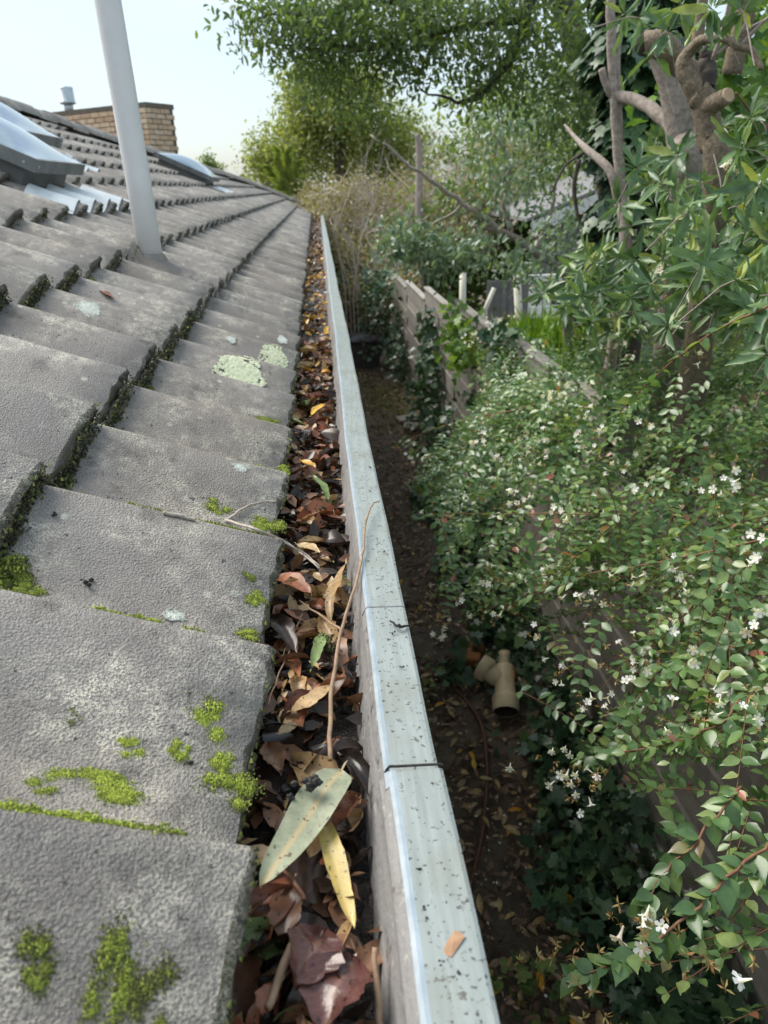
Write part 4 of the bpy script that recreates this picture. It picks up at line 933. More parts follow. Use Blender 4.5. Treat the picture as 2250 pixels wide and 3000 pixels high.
for q in range(NS):
    y = random.uniform(.25, 5.5); xl = float(xleft(y)); x = xl+(2.3-xl)*random.random()**1.15
    dep = random.random()**2*.75+ (0.0)
    z = float(ztop(x, y))-dep*(.10+.65*min(1, (x-xl)*1.6)); p = np.array([x, y, CAMZ+z])
    if p[2] < .35: continue
    if math.sin(6.3*x+4.1*y+1)*math.sin(5.2*y-3*x)+.7*math.sin(11*y+5*x+9*z) < -.45+.25*dep: continue
    if np.linalg.norm(p-CAM) < .85: continue
    d = nrm((np.array([-.9, -.25, -.15-.5*dep])+RNG.normal(0, .5, 3))[None])[0]; ln = random.uniform(.2, .38); nl = int(ln/.025)
    side = nrm(np.cross(d, np.array([0, 0, 1.0])+RNG.normal(0, .3, 3))[None])[0]; nn = np.cross(side, d); a = p-d*ln
    near_cam = np.linalg.norm(p-CAM) < 2.6
    pts = []
    for i in range(nl):
        t_ = i/nl; c = a+d*ln*t_+np.array([0, 0, -.10*ln*t_*t_*2]); pts.append(c)
        s_ = 1 if True else 0
        sz = random.uniform(.026, .046)*(1-.45*t_**2)
        for s_ in (-1, 1):
            if random.random() < .1: continue
            rot = .5*math.sin(i*1.57)
            dd = side*s_*(.9)+nn*(.15+.6*rot*s_)+d*.55+RNG.normal(0, .16, 3); SL.append(c); SD.append(dd); SU.append(nn+np.array([0, 0, .5])+RNG.normal(0, .28, 3)); SS.append(sz)
    tips.append((p+np.array([0, 0, -.2*ln]), d, dep))
    if near_cam and len(pts) > 3: stem_mb.tube(pts[::3]+[pts[-1]], lerps([.0018, .0008], len(pts[::3])+1), 3, cap=False)
SL, SD, SU, SS = map(np.array, (SL, SD, SU, SS))
ok = (np.linalg.norm(SL-CAM, axis=1) > .62) & (SL[:, 0] > .17)
SL, SD, SU, SS = SL[ok], SD[ok], SU[ok], SS[ok]
ni, rest = split_near(SL, SS, 290)
leafobjs('leaf', TO, SL[ni], SD[ni], SU[ni], SS[ni], MT['abelia'], ab, 1.15); leafmesh('foliage', T8, SL[rest], SD[rest], SU[rest], SS[rest], MT['abelia'], ab, 1.15, smooth=True)
o = stem_mb.build('stems', [MT['stem']], ab, True); o['kind'] = 'stuff'
# long arching canes seen across the shrub
for cane in [[(1659, 1165, 2.0), (1420, 1215, 2.05), (1250, 1245, 2.2), (1100, 1300, 2.4), (1000, 1340, 2.5)], [(1659, 1820, 1.25), (1550, 1920, 1.2), (1450, 2010, 1.18), (1330, 2080, 1.15), (1240, 2110, 1.15)],
             [(1600, 1500, 1.6), (1560, 1560, 1.55), (1470, 1600, 1.6), (1350, 1625, 1.65), (1250, 1640, 1.7)], [(1659, 660, 1.7), (1540, 720, 1.75), (1430, 800, 1.9), (1330, 900, 2.2)], [(1500, 1300, 2.0), (1420, 1420, 2.0), (1370, 1520, 2.0), (1330, 1560, 2.0)],
             [(1280, 1110, 2.3), (1100, 1110, 2.5), (960, 1110, 2.7), (900, 1125, 2.8)], [(1230, 850, 3.2), (1130, 880, 3.3), (960, 920, 3.6), (840, 965, 3.8)], [(1600, 1700, 1.35), (1520, 1800, 1.3), (1440, 1880, 1.28), (1390, 1960, 1.25)]]:
    pts = [at(*c) for c in cane]; mb = MB(); branch(mb, pts, [.0024, .002, .001], 6, 6, .002); mb.build('cane', [MT['stem']], ab, True)
    sp = spline(pts, 9); Ls, Ds, Us, Zs = [], [], [], []
    for i in range(1, len(sp)):
        if random.random() < .3: continue
        d = nrm((sp[i]-sp[i-1])[None])[0]; side = nrm(np.cross(d, [0, 0, 1.0])[None])[0]; nn = np.cross(side, d)
        for s_ in (-1, 1): Ls.append(sp[i]); Ds.append(side*s_*random.uniform(.5, 1)+d*.7+nn*random.uniform(-.7, .5)+RNG.normal(0, .3, 3)); Us.append(nn+np.array([0, 0, .5])+RNG.normal(0, .45, 3)); Zs.append(random.uniform(.02, .042))
    leafmesh('cane_leaves', TO, np.array(Ls), np.array(Ds), np.array(Us), np.array(Zs), MT['abelia'], ab, 1.2, smooth=True)
# flowers
def flower_mesh(seed):
    r = np.random.default_rng(seed); v = []; f = []; n = 5
    for ring, (y, rad) in enumerate(((0, .035), (.5, .09), (.72, .17))):
        for k in range(n*2): a = math.pi*k/n; v.append((rad*math.cos(a), y, rad*math.sin(a)))
    for ring in range(2): f += [(ring*10+k, ring*10+(k+1) % 10, ring*10+10+(k+1) % 10, ring*10+10+k) for k in range(10)]
    for k in range(n):
        a = 2*math.pi*k/n+.3; b = len(v); c, s = math.cos(a), math.sin(a)
        def q(r_, t_, y): return (r_*c-t_*s, y, r_*s+t_*c)
        v += [q(.14, -.11, .72), q(.14, .11, .72), q(.40, .17, .86+r.normal(0, .04)), q(.53, 0, .82+r.normal(0, .05)), q(.40, -.17, .86+r.normal(0, .04))]; f += [(b, b+1, b+2, b+3, b+4)]
    return mesh('flower', v, f, MT['petal'], True)
FMs = [flower_mesh(s) for s in range(3)]; sepP, sepD = [], []
FPX_ = [(1255, 1305, 2.1, 4), (1408, 1333, 1.9, 3), (1235, 1440, 2.0, 2), (1330, 1440, 1.9, 4), (1215, 1400, 2.1, 2), (1200, 1640, 1.62, 4), (1230, 1680, 1.6, 5), (1265, 1672, 1.6, 3), (1298, 1668, 1.6, 2), (1390, 1990, 1.14, 3), (1415, 2005, 1.13, 2), (1620, 2130, 1.15, 1), (1575, 1550, 1.5, 3),
        (1640, 1505, 1.4, 4), (1620, 1355, 1.6, 3), (1530, 1500, 1.7, 2), (1280, 1525, 1.8, 4), (1310, 1520, 1.8, 2), (945, 1360, 2.5, 4), (965, 1345, 2.5, 3), (1015, 1310, 2.4, 3), (1065, 1245, 2.3, 3), (1110, 1090, 2.5, 5), (1130, 1080, 2.5, 4), (1205, 1120, 2.3, 5), (1270, 890, 2.8, 6), (1275, 945, 2.6, 5), (1290, 940, 2.6, 4),
        (1190, 850, 3.2, 7), (1215, 845, 3.2, 6), (1030, 720, 4.3, 6), (1060, 700, 4.4, 6), (1090, 690, 4.4, 5), (1010, 740, 4.2, 5), (1150, 745, 3.9, 4), (1050, 830, 3.8, 4), (1040, 945, 3.2, 5), (1000, 955, 3.2, 3), (1330, 745, 3.6, 4), (1360, 735, 3.4, 4), (1440, 605, 2.6, 3), (1580, 365, 2.5, 4), (1470, 1250, 2.0, 2),
        (1545, 1060, 2.0, 4), (1590, 1015, 2.0, 4), (1640, 1195, 1.7, 5), (1400, 1060, 2.2, 3), (1500, 780, 2.6, 3), (1160, 990, 2.8, 5), (1085, 985, 2.9, 4), (1180, 950, 2.9, 4), (930, 1110, 2.75, 3), (880, 990, 3.5, 4), (900, 985, 3.4, 3), (1330, 1010, 2.4, 4), (1410, 920, 2.5, 3), (1455, 1200, 2.0, 2), (1380, 1420, 1.9, 3), (1505, 1420, 1.7, 2), (1440, 1560, 1.7, 2), (1310, 1300, 2.1, 2), (1350, 1240, 2.1, 2), (1075, 1340, 2.3, 2), (1150, 1370, 2.2, 3), (1180, 1250, 2.3, 3)]
nfl = 0
def put_flower(p, q):
    o = link('flower', FMs[q % 3], ab); dv = nrm((np.array([-.5, -.7, .25])+RNG.normal(0, .6, 3))[None])
    Fm = frames(dv, rnd_dirs(1))[0]; T = Matrix(Fm.tolist()).to_4x4() @ Matrix.Scale(random.uniform(.014, .023), 4); T.translation = Vector(p.tolist()); o.matrix_basis = T
tl = [q for q in tips if q[2] < .06 and q[0][1] > 1.0]; random.shuffle(tl)
for q in tl[:110]:
    for i in range(random.randint(1, 2)): put_flower(q[0]+RNG.normal(0, .014, 3), i)
    for b_ in range(2):
        c2 = q[0]+RNG.normal(0, .016, 3)
        for i in range(5): sepP.append(c2); sepD.append(RNG.normal(0, 1, 3))
for (px, py, dd_, cnt_) in FPX_:
    c = at(px, py, dd_*.94)
    for q in range(max(1, int(cnt_*1.0))):
        p = c+RNG.normal(0, .022, 3); o = link('flower', FMs[q % 3], ab); dv = nrm((np.array([-.5, -.7, .25])+RNG.normal(0, .6, 3))[None])
        Fm = frames(dv, rnd_dirs(1))[0]; T = Matrix(Fm.tolist()).to_4x4() @ Matrix.Scale(random.uniform(.015, .023), 4); T.translation = Vector(p.tolist()); o.matrix_basis = T; nfl += 1
    for b_ in range(4):
        c2 = c+RNG.normal(0, .022, 3)
        for q in range(6): sepP.append(c2); sepD.append(RNG.normal(0, 1, 3))
for (px, py, dd_) in [(1190, 2070, 1.13), (1235, 2120, 1.12), (1340, 2175, 1.1), (1410, 2030, 1.15), (1520, 2080, 1.15), (1350, 2000, 1.15), (1300, 2190, 1.1), (900, 1335, 2.5), (920, 1300, 2.5), (1070, 1110, 2.5), (1180, 1130, 2.35), (1050, 1030, 2.9)]:
    c = at(px, py, dd_)
    for b_ in range(4):
        c2 = c+RNG.normal(0, .018, 3)
        for q in range(7): sepP.append(c2); sepD.append(RNG.normal(0, 1, 3))
leafmesh('sepals', T4, np.array(sepP), np.array(sepD), rnd_dirs(len(sepP)), RNG.uniform(.008, .013, len(sepP)), MT['sepal'], ab, .55)
# ================================================================== big leaved shrub behind and above it
bs = empty('serrated_leaf_shrub', (1.9, 2.8, 0), 'shrub with long glossy toothed leaves in whorls below the lopped trunk', 'shrub')
cen = clusters([((1.75, 2.7, CAMZ-.20), (.55, .8, .33), 3), ((1.35, 2.0, CAMZ-.22), (.35, .4, .22), 1.4), ((2.0, 3.4, CAMZ-.1), (.7, .8, .5), 2), ((1.25, 3.2, CAMZ-.45), (.3, .5, .2), 1), ((1.15, 1.75, CAMZ-.25), (.14, .25, .16), .5)], 420, .01, (.02, .02, .02), .5)
cen = np.concatenate([cen, np.array([at(*c) for c in [(1640, 640, 1.75), (1655, 760, 1.7), (1600, 600, 1.9), (1560, 430, 2.2), (1500, 450, 2.3), (1450, 470, 2.5), (1400, 620, 2.6), (1480, 620, 2.3), (1420, 390, 2.6), (1370, 560, 2.8), (1440, 700, 2.4), (1530, 560, 2.1), (1590, 320, 2.2), (1640, 400, 2.0), (1395, 40, 2.7), (1440, 60, 2.6), (1470, 10, 2.6), (1530, 10, 2.5), (1410, 110, 2.7), (1600, 15, 2.5), (1350, 30, 3.0), (1380, 360, 2.8), (1340, 440, 3.0), (1460, 330, 2.6), (1290, 620, 3.2), (1330, 680, 3.0), (1650, 520, 1.9)]])])
PL, PD, PU, PS = [], [], [], []; stm = MB()
for c in cen:
    axv = nrm((np.array([-.6, -.6, .5])+RNG.normal(0, .5, 3))[None])[0]; s1 = nrm(np.cross(axv, rnd_dirs(1)[0])[None])[0]; s2 = np.cross(axv, s1); m_ = random.randint(8, 12)
    for i in range(m_):
        a = i*2.4; rad = s1*math.cos(a)+s2*math.sin(a); PL.append(c+axv*(.012*i/m_)-axv*.02+rad*.006); PD.append(rad+axv*random.uniform(-.1, 1.0)+np.array([0, 0, -.25])+RNG.normal(0, .25, 3)); PU.append(axv*1.0-rad*.3+RNG.normal(0, .35, 3)); PS.append(random.uniform(.045, .115))
    stm.tube([c-axv*.16+np.array([0, 0, -.04]), c-axv*.05, c], [.0022, .002, .0015], 4, cap=False)
PL, PD, PU, PS = map(np.array, (PL, PD, PU, PS)); ok = (np.linalg.norm(PL-CAM, axis=1) > 1.3); PL, PD, PU, PS = PL[ok], PD[ok], PU[ok], PS[ok]
ni, rest = split_near(PL, PS, 280)
leafobjs('leaf', TS, PL[ni], PD[ni], PU[ni], PS[ni], MT['pitto'], bs, .68); leafmesh('foliage', TS, PL[rest], PD[rest], PU[rest], PS[rest], MT['pitto'], bs, .68, smooth=True)
branch(stm, [(1.9, 2.8, .0), (1.85, 2.8, 1.2), (1.75, 2.7, CAMZ-.5), (1.7, 2.6, CAMZ-.15)], [.04, .03, .02, .008], 8); o = stm.build('stems', [MT['bark2']], bs, True)
# ================================================================== lopped tree
tr = empty('lopped_tree', (1.55, 3.0, 0), 'lopped tree with knobbly brown trunk, cut stub and forked limbs', 'tree')
D = 3.15
mb = MB(); branch(mb, [(1.62, 3.05, -.05), (1.58, 3.0, 1.5), at(1545, 420, D), at(1532, 300, D), at(1522, 225, D), at(1505, 195, D)], [.08, .062, .05, .044, .042, .040], 22, 6, .001, .035); mb.build('trunk', [MT['bark']], tr, True)
mb = MB(); branch(mb, [at(1515, 215, D), at(1490, 175, D), at(1475, 140, D), at(1490, 110, D), at(1520, 85, D-.05), at(1560, 82, D-.1), at(1595, 100, D-.1), at(1625, 110, D-.1), at(1645, 150, D-.12)], [.04, .032, .026, .019, .015, .013, .012, .011, .008], 22, 5, .001, .035); mb.build('limb', [MT['bark']], tr, True)
mb = MB(); branch(mb, [at(1520, 200, D), at(1530, 160, D+.03), at(1528, 125, D+.05), at(1525, 110, D+.05)], [.034, .03, .027, .022], 22, 5, .0015, .035); mb.build('limb', [MT['bark3']], tr, True)
mb = MB(); branch(mb, [at(1518, 228, D), at(1545, 222, D-.04), at(1572, 206, D-.08)], [.034, .030, .027], 22, 4, .001, .035); st = mb.build('stub', [MT['bark']], tr, True)
e0 = at(1572, 206, D-.08); dn = nrm((e0-at(1545, 222, D-.04))[None])[0]; MB().tube([e0, e0+dn*.006], [.0245, .022], 14).build('cut_face', [MT['cutwood']], st, False)
mb = MB(); branch(mb, [at(1505, 90, D), at(1512, 50, D), at(1520, -10, D), at(1525, -80, D)], [.02, .018, .016, .014], 10); mb.build('limb', [MT['bark']], tr, True)
mb = MB()
for pts in ([(1570, 90), (1600, 70), (1659, 40)], [(1560, 85), (1575, 20), (1580, -30)], [(1600, 100), (1640, 55), (1670, 30)], [(1545, 120), (1600, 70), (1612, 40)], [(1540, 130), (1570, 30), (1575, -20)]):
    branch(mb, [at(*p, D-.1) for p in pts], [.008, .006, .003], 6)
mb.build('shoots', [MT['bark2']], tr, True)
t2 = empty('leaning_trunk_tree', (1.9, 3.8, 0), 'smooth pale brown trunk with lopped stub leaning behind the knobbly trunk', 'tree'); D2 = 3.75
mb = MB(); branch(mb, [(1.95, 4.0, -.05), (1.9, 3.95, 1.4), at(1480, 430, D2), at(1470, 300, D2), at(1455, 200, D2), at(1428, 120, D2), at(1400, 80, D2)], [.085, .075, .066, .060, .054, .048, .042], 22, 6, .0008, .035); mb.build('trunk', [MT['bark2']], t2, True)
mb = MB(); branch(mb, [at(1500, 160, D2-.4), at(1470, 140, D2-.45), at(1430, 100, D2-.5), at(1395, 95, D2-.5)], [.032, .042, .045, .042], 22, 5, .001, .035); mb.build('limb', [MT['bark']], t2, True)
e0 = at(1393, 96, D2-.5); MB().tube([e0, e0+np.array([-.006, -.012, -.004])], [.038, .035], 14).build('cut_face', [MT['bark3']], t2, True)
mb = MB(); branch(mb, [at(1580, 160, D2+.4), at(1595, 90, D2+.4), at(1612, 20, D2+.4), at(1620, -60, D2+.4)], [.045, .042, .04, .04], 12); mb.build('limb', [MT['bark']], t2, True)
# slim twin stems
t3 = empty('slim_stemmed_tree', (1.6, 4.1, 0), 'slim pale straight stems with a curved side branch rising through the shrubs', 'tree'); D3 = 4.1
mb = MB(); branch(mb, [(1.62, 4.1, 0), (1.6, 4.05, 1.6), at(1348, 560, D3), at(1342, 420, D3), at(1332, 280, D3), at(1322, 120, D3), at(1318, -40, D3)], [.035, .032, .03, .027, .024, .022, .02], 10, 6, .002); mb.build('trunk', [MT['bark2']], t3, True)
mb = MB(); branch(mb, [at(1340, 300, D3), at(1338, 220, D3), at(1335, 120, D3), at(1345, 60, D3)], [.014, .013, .012, .008], 8); mb.build('limb', [MT['bark2']], t3, True)
mb = MB(); branch(mb, [at(1300, 150, D3), at(1315, 190, D3), at(1332, 206, D3), at(1380, 220, D3-.1), at(1415, 240, D3-.2), at(1450, 275, D3-.3)], [.016, .02, .026, .028, .028, .03], 10, 5, .002); mb.build('limb', [MT['bark2']], t3, True)
mb = MB(); branch(mb, [at(1350, 490, D3), at(1335, 440, D3), at(1318, 370, D3), at(1270, 325, D3+.1), at(1245, 300, D3+.2), at(1220, 270, D3+.3)], [.022, .02, .022, .018, .012, .006], 8, 5); mb.build('limb', [MT['bark2']], t3, True)
mb = MB(); branch(mb, [at(1252, 345, D3+.3), at(1240, 400, D3+.3), at(1245, 450, D3+.3), at(1252, 480, D3+.3)], [.012, .012, .01, .006], 6); branch(mb, [at(1270, 322, D3+.1), at(1252, 335, D3+.2), at(1220, 360, D3+.4), at(1190, 420, D3+.5)], [.01, .008, .006, .004], 6); mb.build('twigs', [MT['bark3']], t3, True)
# ivy column
ic = empty('ivy_clad_trunk', (2.1, 4.9, 0), 'trunk wrapped in dark large leaved ivy behind the slim stems', 'ivy')
mb = MB(); branch(mb, [(2.1, 5.0, -.05), (2.05, 5.0, 1.5), at(1390, 420, 5.2), at(1390, 150, 5.2), at(1390, -60, 5.2)], [.14, .13, .12, .1, .1], 12); mb.build('trunk', [MT['bark3']], ic, True)
n = 3400; q = RNG.random(n); base = np.array([at(1385, 520, 5.15)])*(1-q[:, None])+np.array([at(1385, -30, 5.15)])*q[:, None]; u = rnd_dirs(n)*np.array([1, 1, .3]); rr = (.16+.14*RNG.random(n)+.08*np.sin(q*19))[:, None]
P = base+u*rr; leafmesh('ivy_leaves', TI, P, nrm(u+np.array([0, 0, -.9])), u+np.array([0, 0, .4])+RNG.normal(0, .25, (n, 3)), RNG.uniform(.06, .12, n), MT['ivy'], ic, smooth=True)
# bright lobed vine on the right
vn = empty('lobed_leaf_vine', (2.6, 4.3, CAMZ-.6), 'bright green vine with large lobed leaves at the upper right', 'vine')
n = 620; P = clusters([((2.55, 4.3, CAMZ+.45), (.55, .7, .65), 2), ((2.5, 3.9, CAMZ+.05), (.4, .5, .3), 1), ((1.95, 3.9, CAMZ+.2), (.25, .2, .25), .4)], 230, 5, (.1, .1, .1)); n = len(P)
d = rnd_dirs(n, (-.3, -.4, -.8)); up = rnd_dirs(n, (-.5, -1, .7)); sz = RNG.uniform(.06, .12, n); ni, rest = split_near(P, sz, 260)
leafobjs('leaf', TI, P[ni], d[ni], up[ni], sz[ni], MT['vine'], vn); leafmesh('foliage', TI, P[rest], d[rest], up[rest], sz[rest], MT['vine'], vn, smooth=True)
mb = MB(); branch(mb, [(2.6, 4.3, CAMZ-1.2), (2.5, 4.2, CAMZ-.3), at(1660, 300, 4.1), at(1620, 240, 3.9), at(1590, 200, 3.8)], [.012, .01, .007, .005, .004], 6); mb.build('stem', [MT['stem']], vn, True)
# ================================================================== foliage masses: overhead canopy, hanging boughs, far trees
def crown(name, parent, ells, ncl, per, sig, size, mat, tm=T4, wid=1, bias=(0, 0, -.5), near=0, shell=.4, clip=None):
    P = clusters(ells, ncl, per, sig, shell)
    if clip is not None: P = P[clip(P)]
    n = len(P); d = rnd_dirs(n, bias); up = rnd_dirs(n, (-.2, -.4, 1.0)); sz = RNG.uniform(size[0], size[1], n)
    if near:
        ni, rest = split_near(P, sz, near); leafobjs('leaf', tm, P[ni], d[ni], up[ni], sz[ni], mat, parent, wid); P, d, up, sz = P[rest], d[rest], up[rest], sz[rest]
    return leafmesh(name, tm, P, d, up, sz, mat, parent, wid)
oc = empty('overhanging_tree', (3.0, 7.2, 0), 'tall dark leaved tree whose canopy hangs over the top of the view', 'tree')
def E(px, py, d, rx, rz_, ry=None, wgt=1): # an ellipsoid standing where the photograph shows it, radii in metres
    return (tuple(at(px, py, d)), (rx, ry or rx, rz_), wgt)
mb = MB(); branch(mb, [(3.0, 7.2, -.05), (2.9, 7.2, 2.2), at(1250, 120, 7.5), at(1200, -40, 7.3), at(1180, -200, 7.3)], [.16, .14, .11, .09, .07], 12); mb.build('trunk', [MT['bark3']], oc, True)
mb = MB()
for pts, r in (([(1150, -60), (1130, 60), (1095, 130), (1040, 200), (1000, 228)], [.05, .045, .04, .03, .012]), ([(1130, 40), (1000, 60), (860, 90), (700, 110), (580, 90)], [.03, .025, .02, .012, .004]), ([(1200, -60), (1000, -20), (800, 10), (640, 30), (540, 40)], [.03, .026, .02, .012, .004]), ([(1000, 220), (960, 210), (900, 190)], [.014, .01, .005]), ([(860, 90), (820, 150), (760, 180)], [.012, .008, .004])):
    branch(mb, [at(x, y, 6.3) for x, y in pts], r, 7, 4, .01)
mb.build('limbs', [MT['bark3']], oc, True)
crown('crown', oc, [E(760, 20, 6.3, .75, .30, .6, 3.2), E(640, 70, 6.2, .42, .2, .35, .9), E(545, 45, 6.2, .14, .12, .2, .18), E(800, 120, 6.4, .6, .22, .5, 1.7), E(1000, 40, 6.2, .6, .32, .6, 2.0), E(1180, 40, 6.0, .5, .3, .6, 1.3), E(1250, 170, 6.2, .35, .3, .5, .5), E(1080, 170, 6.3, .35, .25, .4, .7), E(1240, 270, 6.4, .4, .35, .4, .8), E(1290, 120, 5.6, .3, .35, .4, .7), E(720, 165, 6.6, .35, .13, .4, .55), E(940, -60, 5.6, 1.2, .25, 1.0, 1.3), E(780, 235, 6.6, .25, .1, .3, .25)], 960, 15, (.11, .11, .085), (.036, .07), MT['canopy'], TL, 1.1, (-.1, -.1, -.7), near=260)
hb = empty('grey_leaved_tree', (2.4, 7.8, 0), 'small tree with drooping grey green leaves hanging over the fence top', 'tree')
mb = MB(); branch(mb, [(2.7, 7.9, -.05), (2.6, 7.8, 1.4), at(1225, 600, 8), at(1150, 540, 8), at(1085, 500, 8), at(1020, 490, 8)], [.06, .055, .05, .042, .03, .012], 12, 5, .006); mb.build('trunk', [MT['bark2']], hb, True)
mb = MB()
for pts, r in (([(1085, 505), (1050, 470), (1000, 440), (930, 390), (850, 330), (800, 290)], [.03, .028, .025, .022, .015, .008]), ([(1100, 500), (1090, 420), (1100, 350), (1060, 280)], [.03, .025, .02, .01]), ([(1000, 440), (960, 470), (900, 500)], [.016, .012, .006]), ([(1150, 540), (1190, 460), (1200, 380)], [.03, .02, .01])):
    branch(mb, [at(x, y, 8) for x, y in pts], r, 7, 4, .012)
mb.build('limbs', [MT['bark2']], hb, True)
crown('crown', hb, [E(880, 520, 7.8, .30, .2, .3, 1.0), E(960, 545, 7.8, .32, .2, .3, .9), E(1010, 530, 7.6, .3, .2, .4, .5), E(1110, 575, 7.4, .3, .15, .4, .35), E(1230, 520, 7.2, .35, .25, .4, .6), E(1100, 300, 8, .5, .4, .5, .6), E(1040, 400, 8.2, .4, .4, .5, .6), E(1180, 420, 7.6, .45, .35, .5, .5), E(1180, 250, 7.6, .45, .3, .5, .5)], 260, 11, (.09, .09, .07), (.05, .095), MT['blueg'], TL, 1.2, (-.2, -.2, -.8))
crown('inner_crown', hb, [E(1060, 330, 8.6, .8, .6, .6, 1.5), E(1180, 330, 8.8, .7, .6, .6, 1), E(1150, 520, 9, .6, .3, .5, .2)], 110, 10, (.11, .11, .08), (.05, .09), MT['midg'], T4, 1.0, (-.1, -.1, -.5))
# far yellow green tree with the leaning outline
ft = empty('yellow_green_tree', (1.2, 27, 0), 'tall yellow green tree beyond the end of the roof', 'tree')
mb = MB(); branch(mb, [(1.4, 27, -.1), (1.2, 27, 2.2), (.9, 27, 4.0), (1.1, 27, 6.0)], [.3, .25, .18, .08], 10); mb.build('trunk', [MT['bark3']], ft, True)
crown('crown', ft, [E(640, 330, 27, 1.1, 1.5, 1.2, 2.4), E(700, 240, 27, 1.3, 1.3, 1.2, 2.6), E(590, 370, 27, .8, .9, 1, 1.0), E(780, 300, 28, 1.7, 1.7, 1.5, 3.2), E(870, 340, 28, 1.3, 1.5, 1.4, 2.0), E(650, 180, 27, .6, .6, .8, .7), E(750, 200, 28, 1.2, .9, 1, 1.3), E(565, 340, 27, .35, .8, .5, .4)], 1500, 22, (.24, .24, .18), (.08, .17), MT['yellowg'], T4, 1.2, (0, -.2, -.3))
# brown brush mass
bb = empty('brown_thicket', (1.6, 19, 0), 'tangled olive brown thicket behind the far end of the path', 'shrub')
mb = MB()
for i in range(620):
    e = [(760, 560), (830, 500), (900, 470), (800, 430), (880, 560), (720, 500), (950, 420), (990, 380), (1000, 480), (1080, 430), (1120, 350), (1060, 500)][i % 12]; p = at(e[0]+random.gauss(0, 45), e[1]+random.gauss(0, 45), 18+random.uniform(-1, 1.5)); d = rnd_dirs(1, (.2, 0, .9))[0]*random.uniform(.3, .9)
    mb.tube([p-d, p+RNG.normal(0, .08, 3), p+d], [.008, .006, .003], 4, cap=False)
mb.build('twigs', [MT['brush']], bb)['kind'] = 'stuff'
crown('crown', bb, [E(720, 500, 18.5, .8, .9, .8, 1.7), E(770, 580, 17.5, .7, .7, .8, 1.5), E(830, 600, 17, .6, .4, .7, .8), E(860, 480, 19, 1.1, .9, 1, 1.4), E(700, 430, 19.5, .6, .3, .6, .6), E(930, 450, 20, 1.2, 1, 1, 1.2), E(780, 430, 20, 1.0, .5, .8, 1.0), E(730, 600, 16.5, .5, .6, .6, 1.6), E(790, 650, 15, .5, .3, .4, .8), E(690, 530, 17.5, .35, .8, .6, .9), E(1050, 420, 18, 1.0, .7, .8, .9), E(980, 520, 17, .8, .5, .6, .8), E(1120, 330, 19, 1.0, .8, .8, .6)], 1600, 19, (.18, .18, .14), (.06, .13), MT['olive'], T4, 1, (0, -.2, .0))
mb = MB(); branch(mb, [at(910, 640, 17), at(905, 480, 17), at(905, 330, 17.2), at(900, 290, 17.2)], [.09, .08, .07, .04], 8); mb.build('bare_trunk', [MT['bark2']], bb, True)
mb = MB()
for k in range(13):
    a = at(745+k*9, 640+random.gauss(0, 12), 14.3+random.uniform(-.4, .6)); mb.tube([(a[0], a[1], -.02), a, a+np.array([RNG.normal(0, .2), 0, 1.0]), a+np.array([RNG.normal(0, .4), 0, 1.7])], [.018, .014, .010, .005], 5)
mb.build('stems', [MT['brush']], bb)
crown('low_foliage', bb, [E(770, 640, 15.5, .6, .35, .6, 1.0), E(735, 560, 16, .3, .8, .6, .7), E(830, 660, 14.6, .35, .5, .4, .6), E(860, 620, 14.8, .3, .3, .3, .4)], 200, 16, (.13, .13, .1), (.06, .12), MT['olive'], T4, 1, (0, -.2, -.3))
crown('shade_foliage', bb, [((.5, 15.6, .7), (1.6, .5, .65), 1)], 170, 18, (.12, .12, .1), (.10, .18), MT['ivy'], T4, 1.2, (0, -.3, -.3))
# palm at the roof end
pm = empty('palm', (-.85, 22.5, 0), 'yellow green palm fronds showing above the end of the roof', 'palm')
mb = MB(); branch(mb, [(-.8, 22.5, -.05), (-.8, 22.5, CAMZ-.3)], [.12, .1], 8); mb.build('trunk', [MT['bark3']], pm, True)
for (tx, ty) in ((612, 332), (632, 352), (590, 360), (640, 385), (655, 400)):
    b0 = at(618, 420, 22.3); tp = at(tx, ty, 22.0); sp = spline([b0, (b0+tp)/2+np.array([0, 0, .08]), tp], 18); Ls, Ds, Us = [], [], []
    for i in range(1, len(sp)):
        d = nrm((sp[i]-sp[i-1])[None])[0]; side = nrm(np.cross(d, [0, -1.0, .2])[None])[0]
        for s_ in (-1, 1): Ls.append(sp[i]); Ds.append(side*s_+d*.9); Us.append(np.array([0, -1, .4])+RNG.normal(0, .3, 3))
    n = len(Ls); leafmesh('frond', T4, np.array(Ls), np.array(Ds), np.array(Us), RNG.uniform(.3, .45, n), MT['palm'], pm, .25, kind=None)
sp_ = empty('distant_tree', (-5, 40, 0), 'small distant tree top showing over the roof ridge', 'tree')
mb = MB(); branch(mb, [(-5, 40, -.1), tuple(at(447, 360, 40))], [.2, .06], 6); mb.build('trunk', [MT['bark3']], sp_, True)
crown('crown', sp_, [E(445, 348, 40, .32, .45, .3, 1), E(460, 365, 40, .5, .25, .3, .6)], 40, 12, (.12, .12, .1), (.13, .22), MT['midg'])
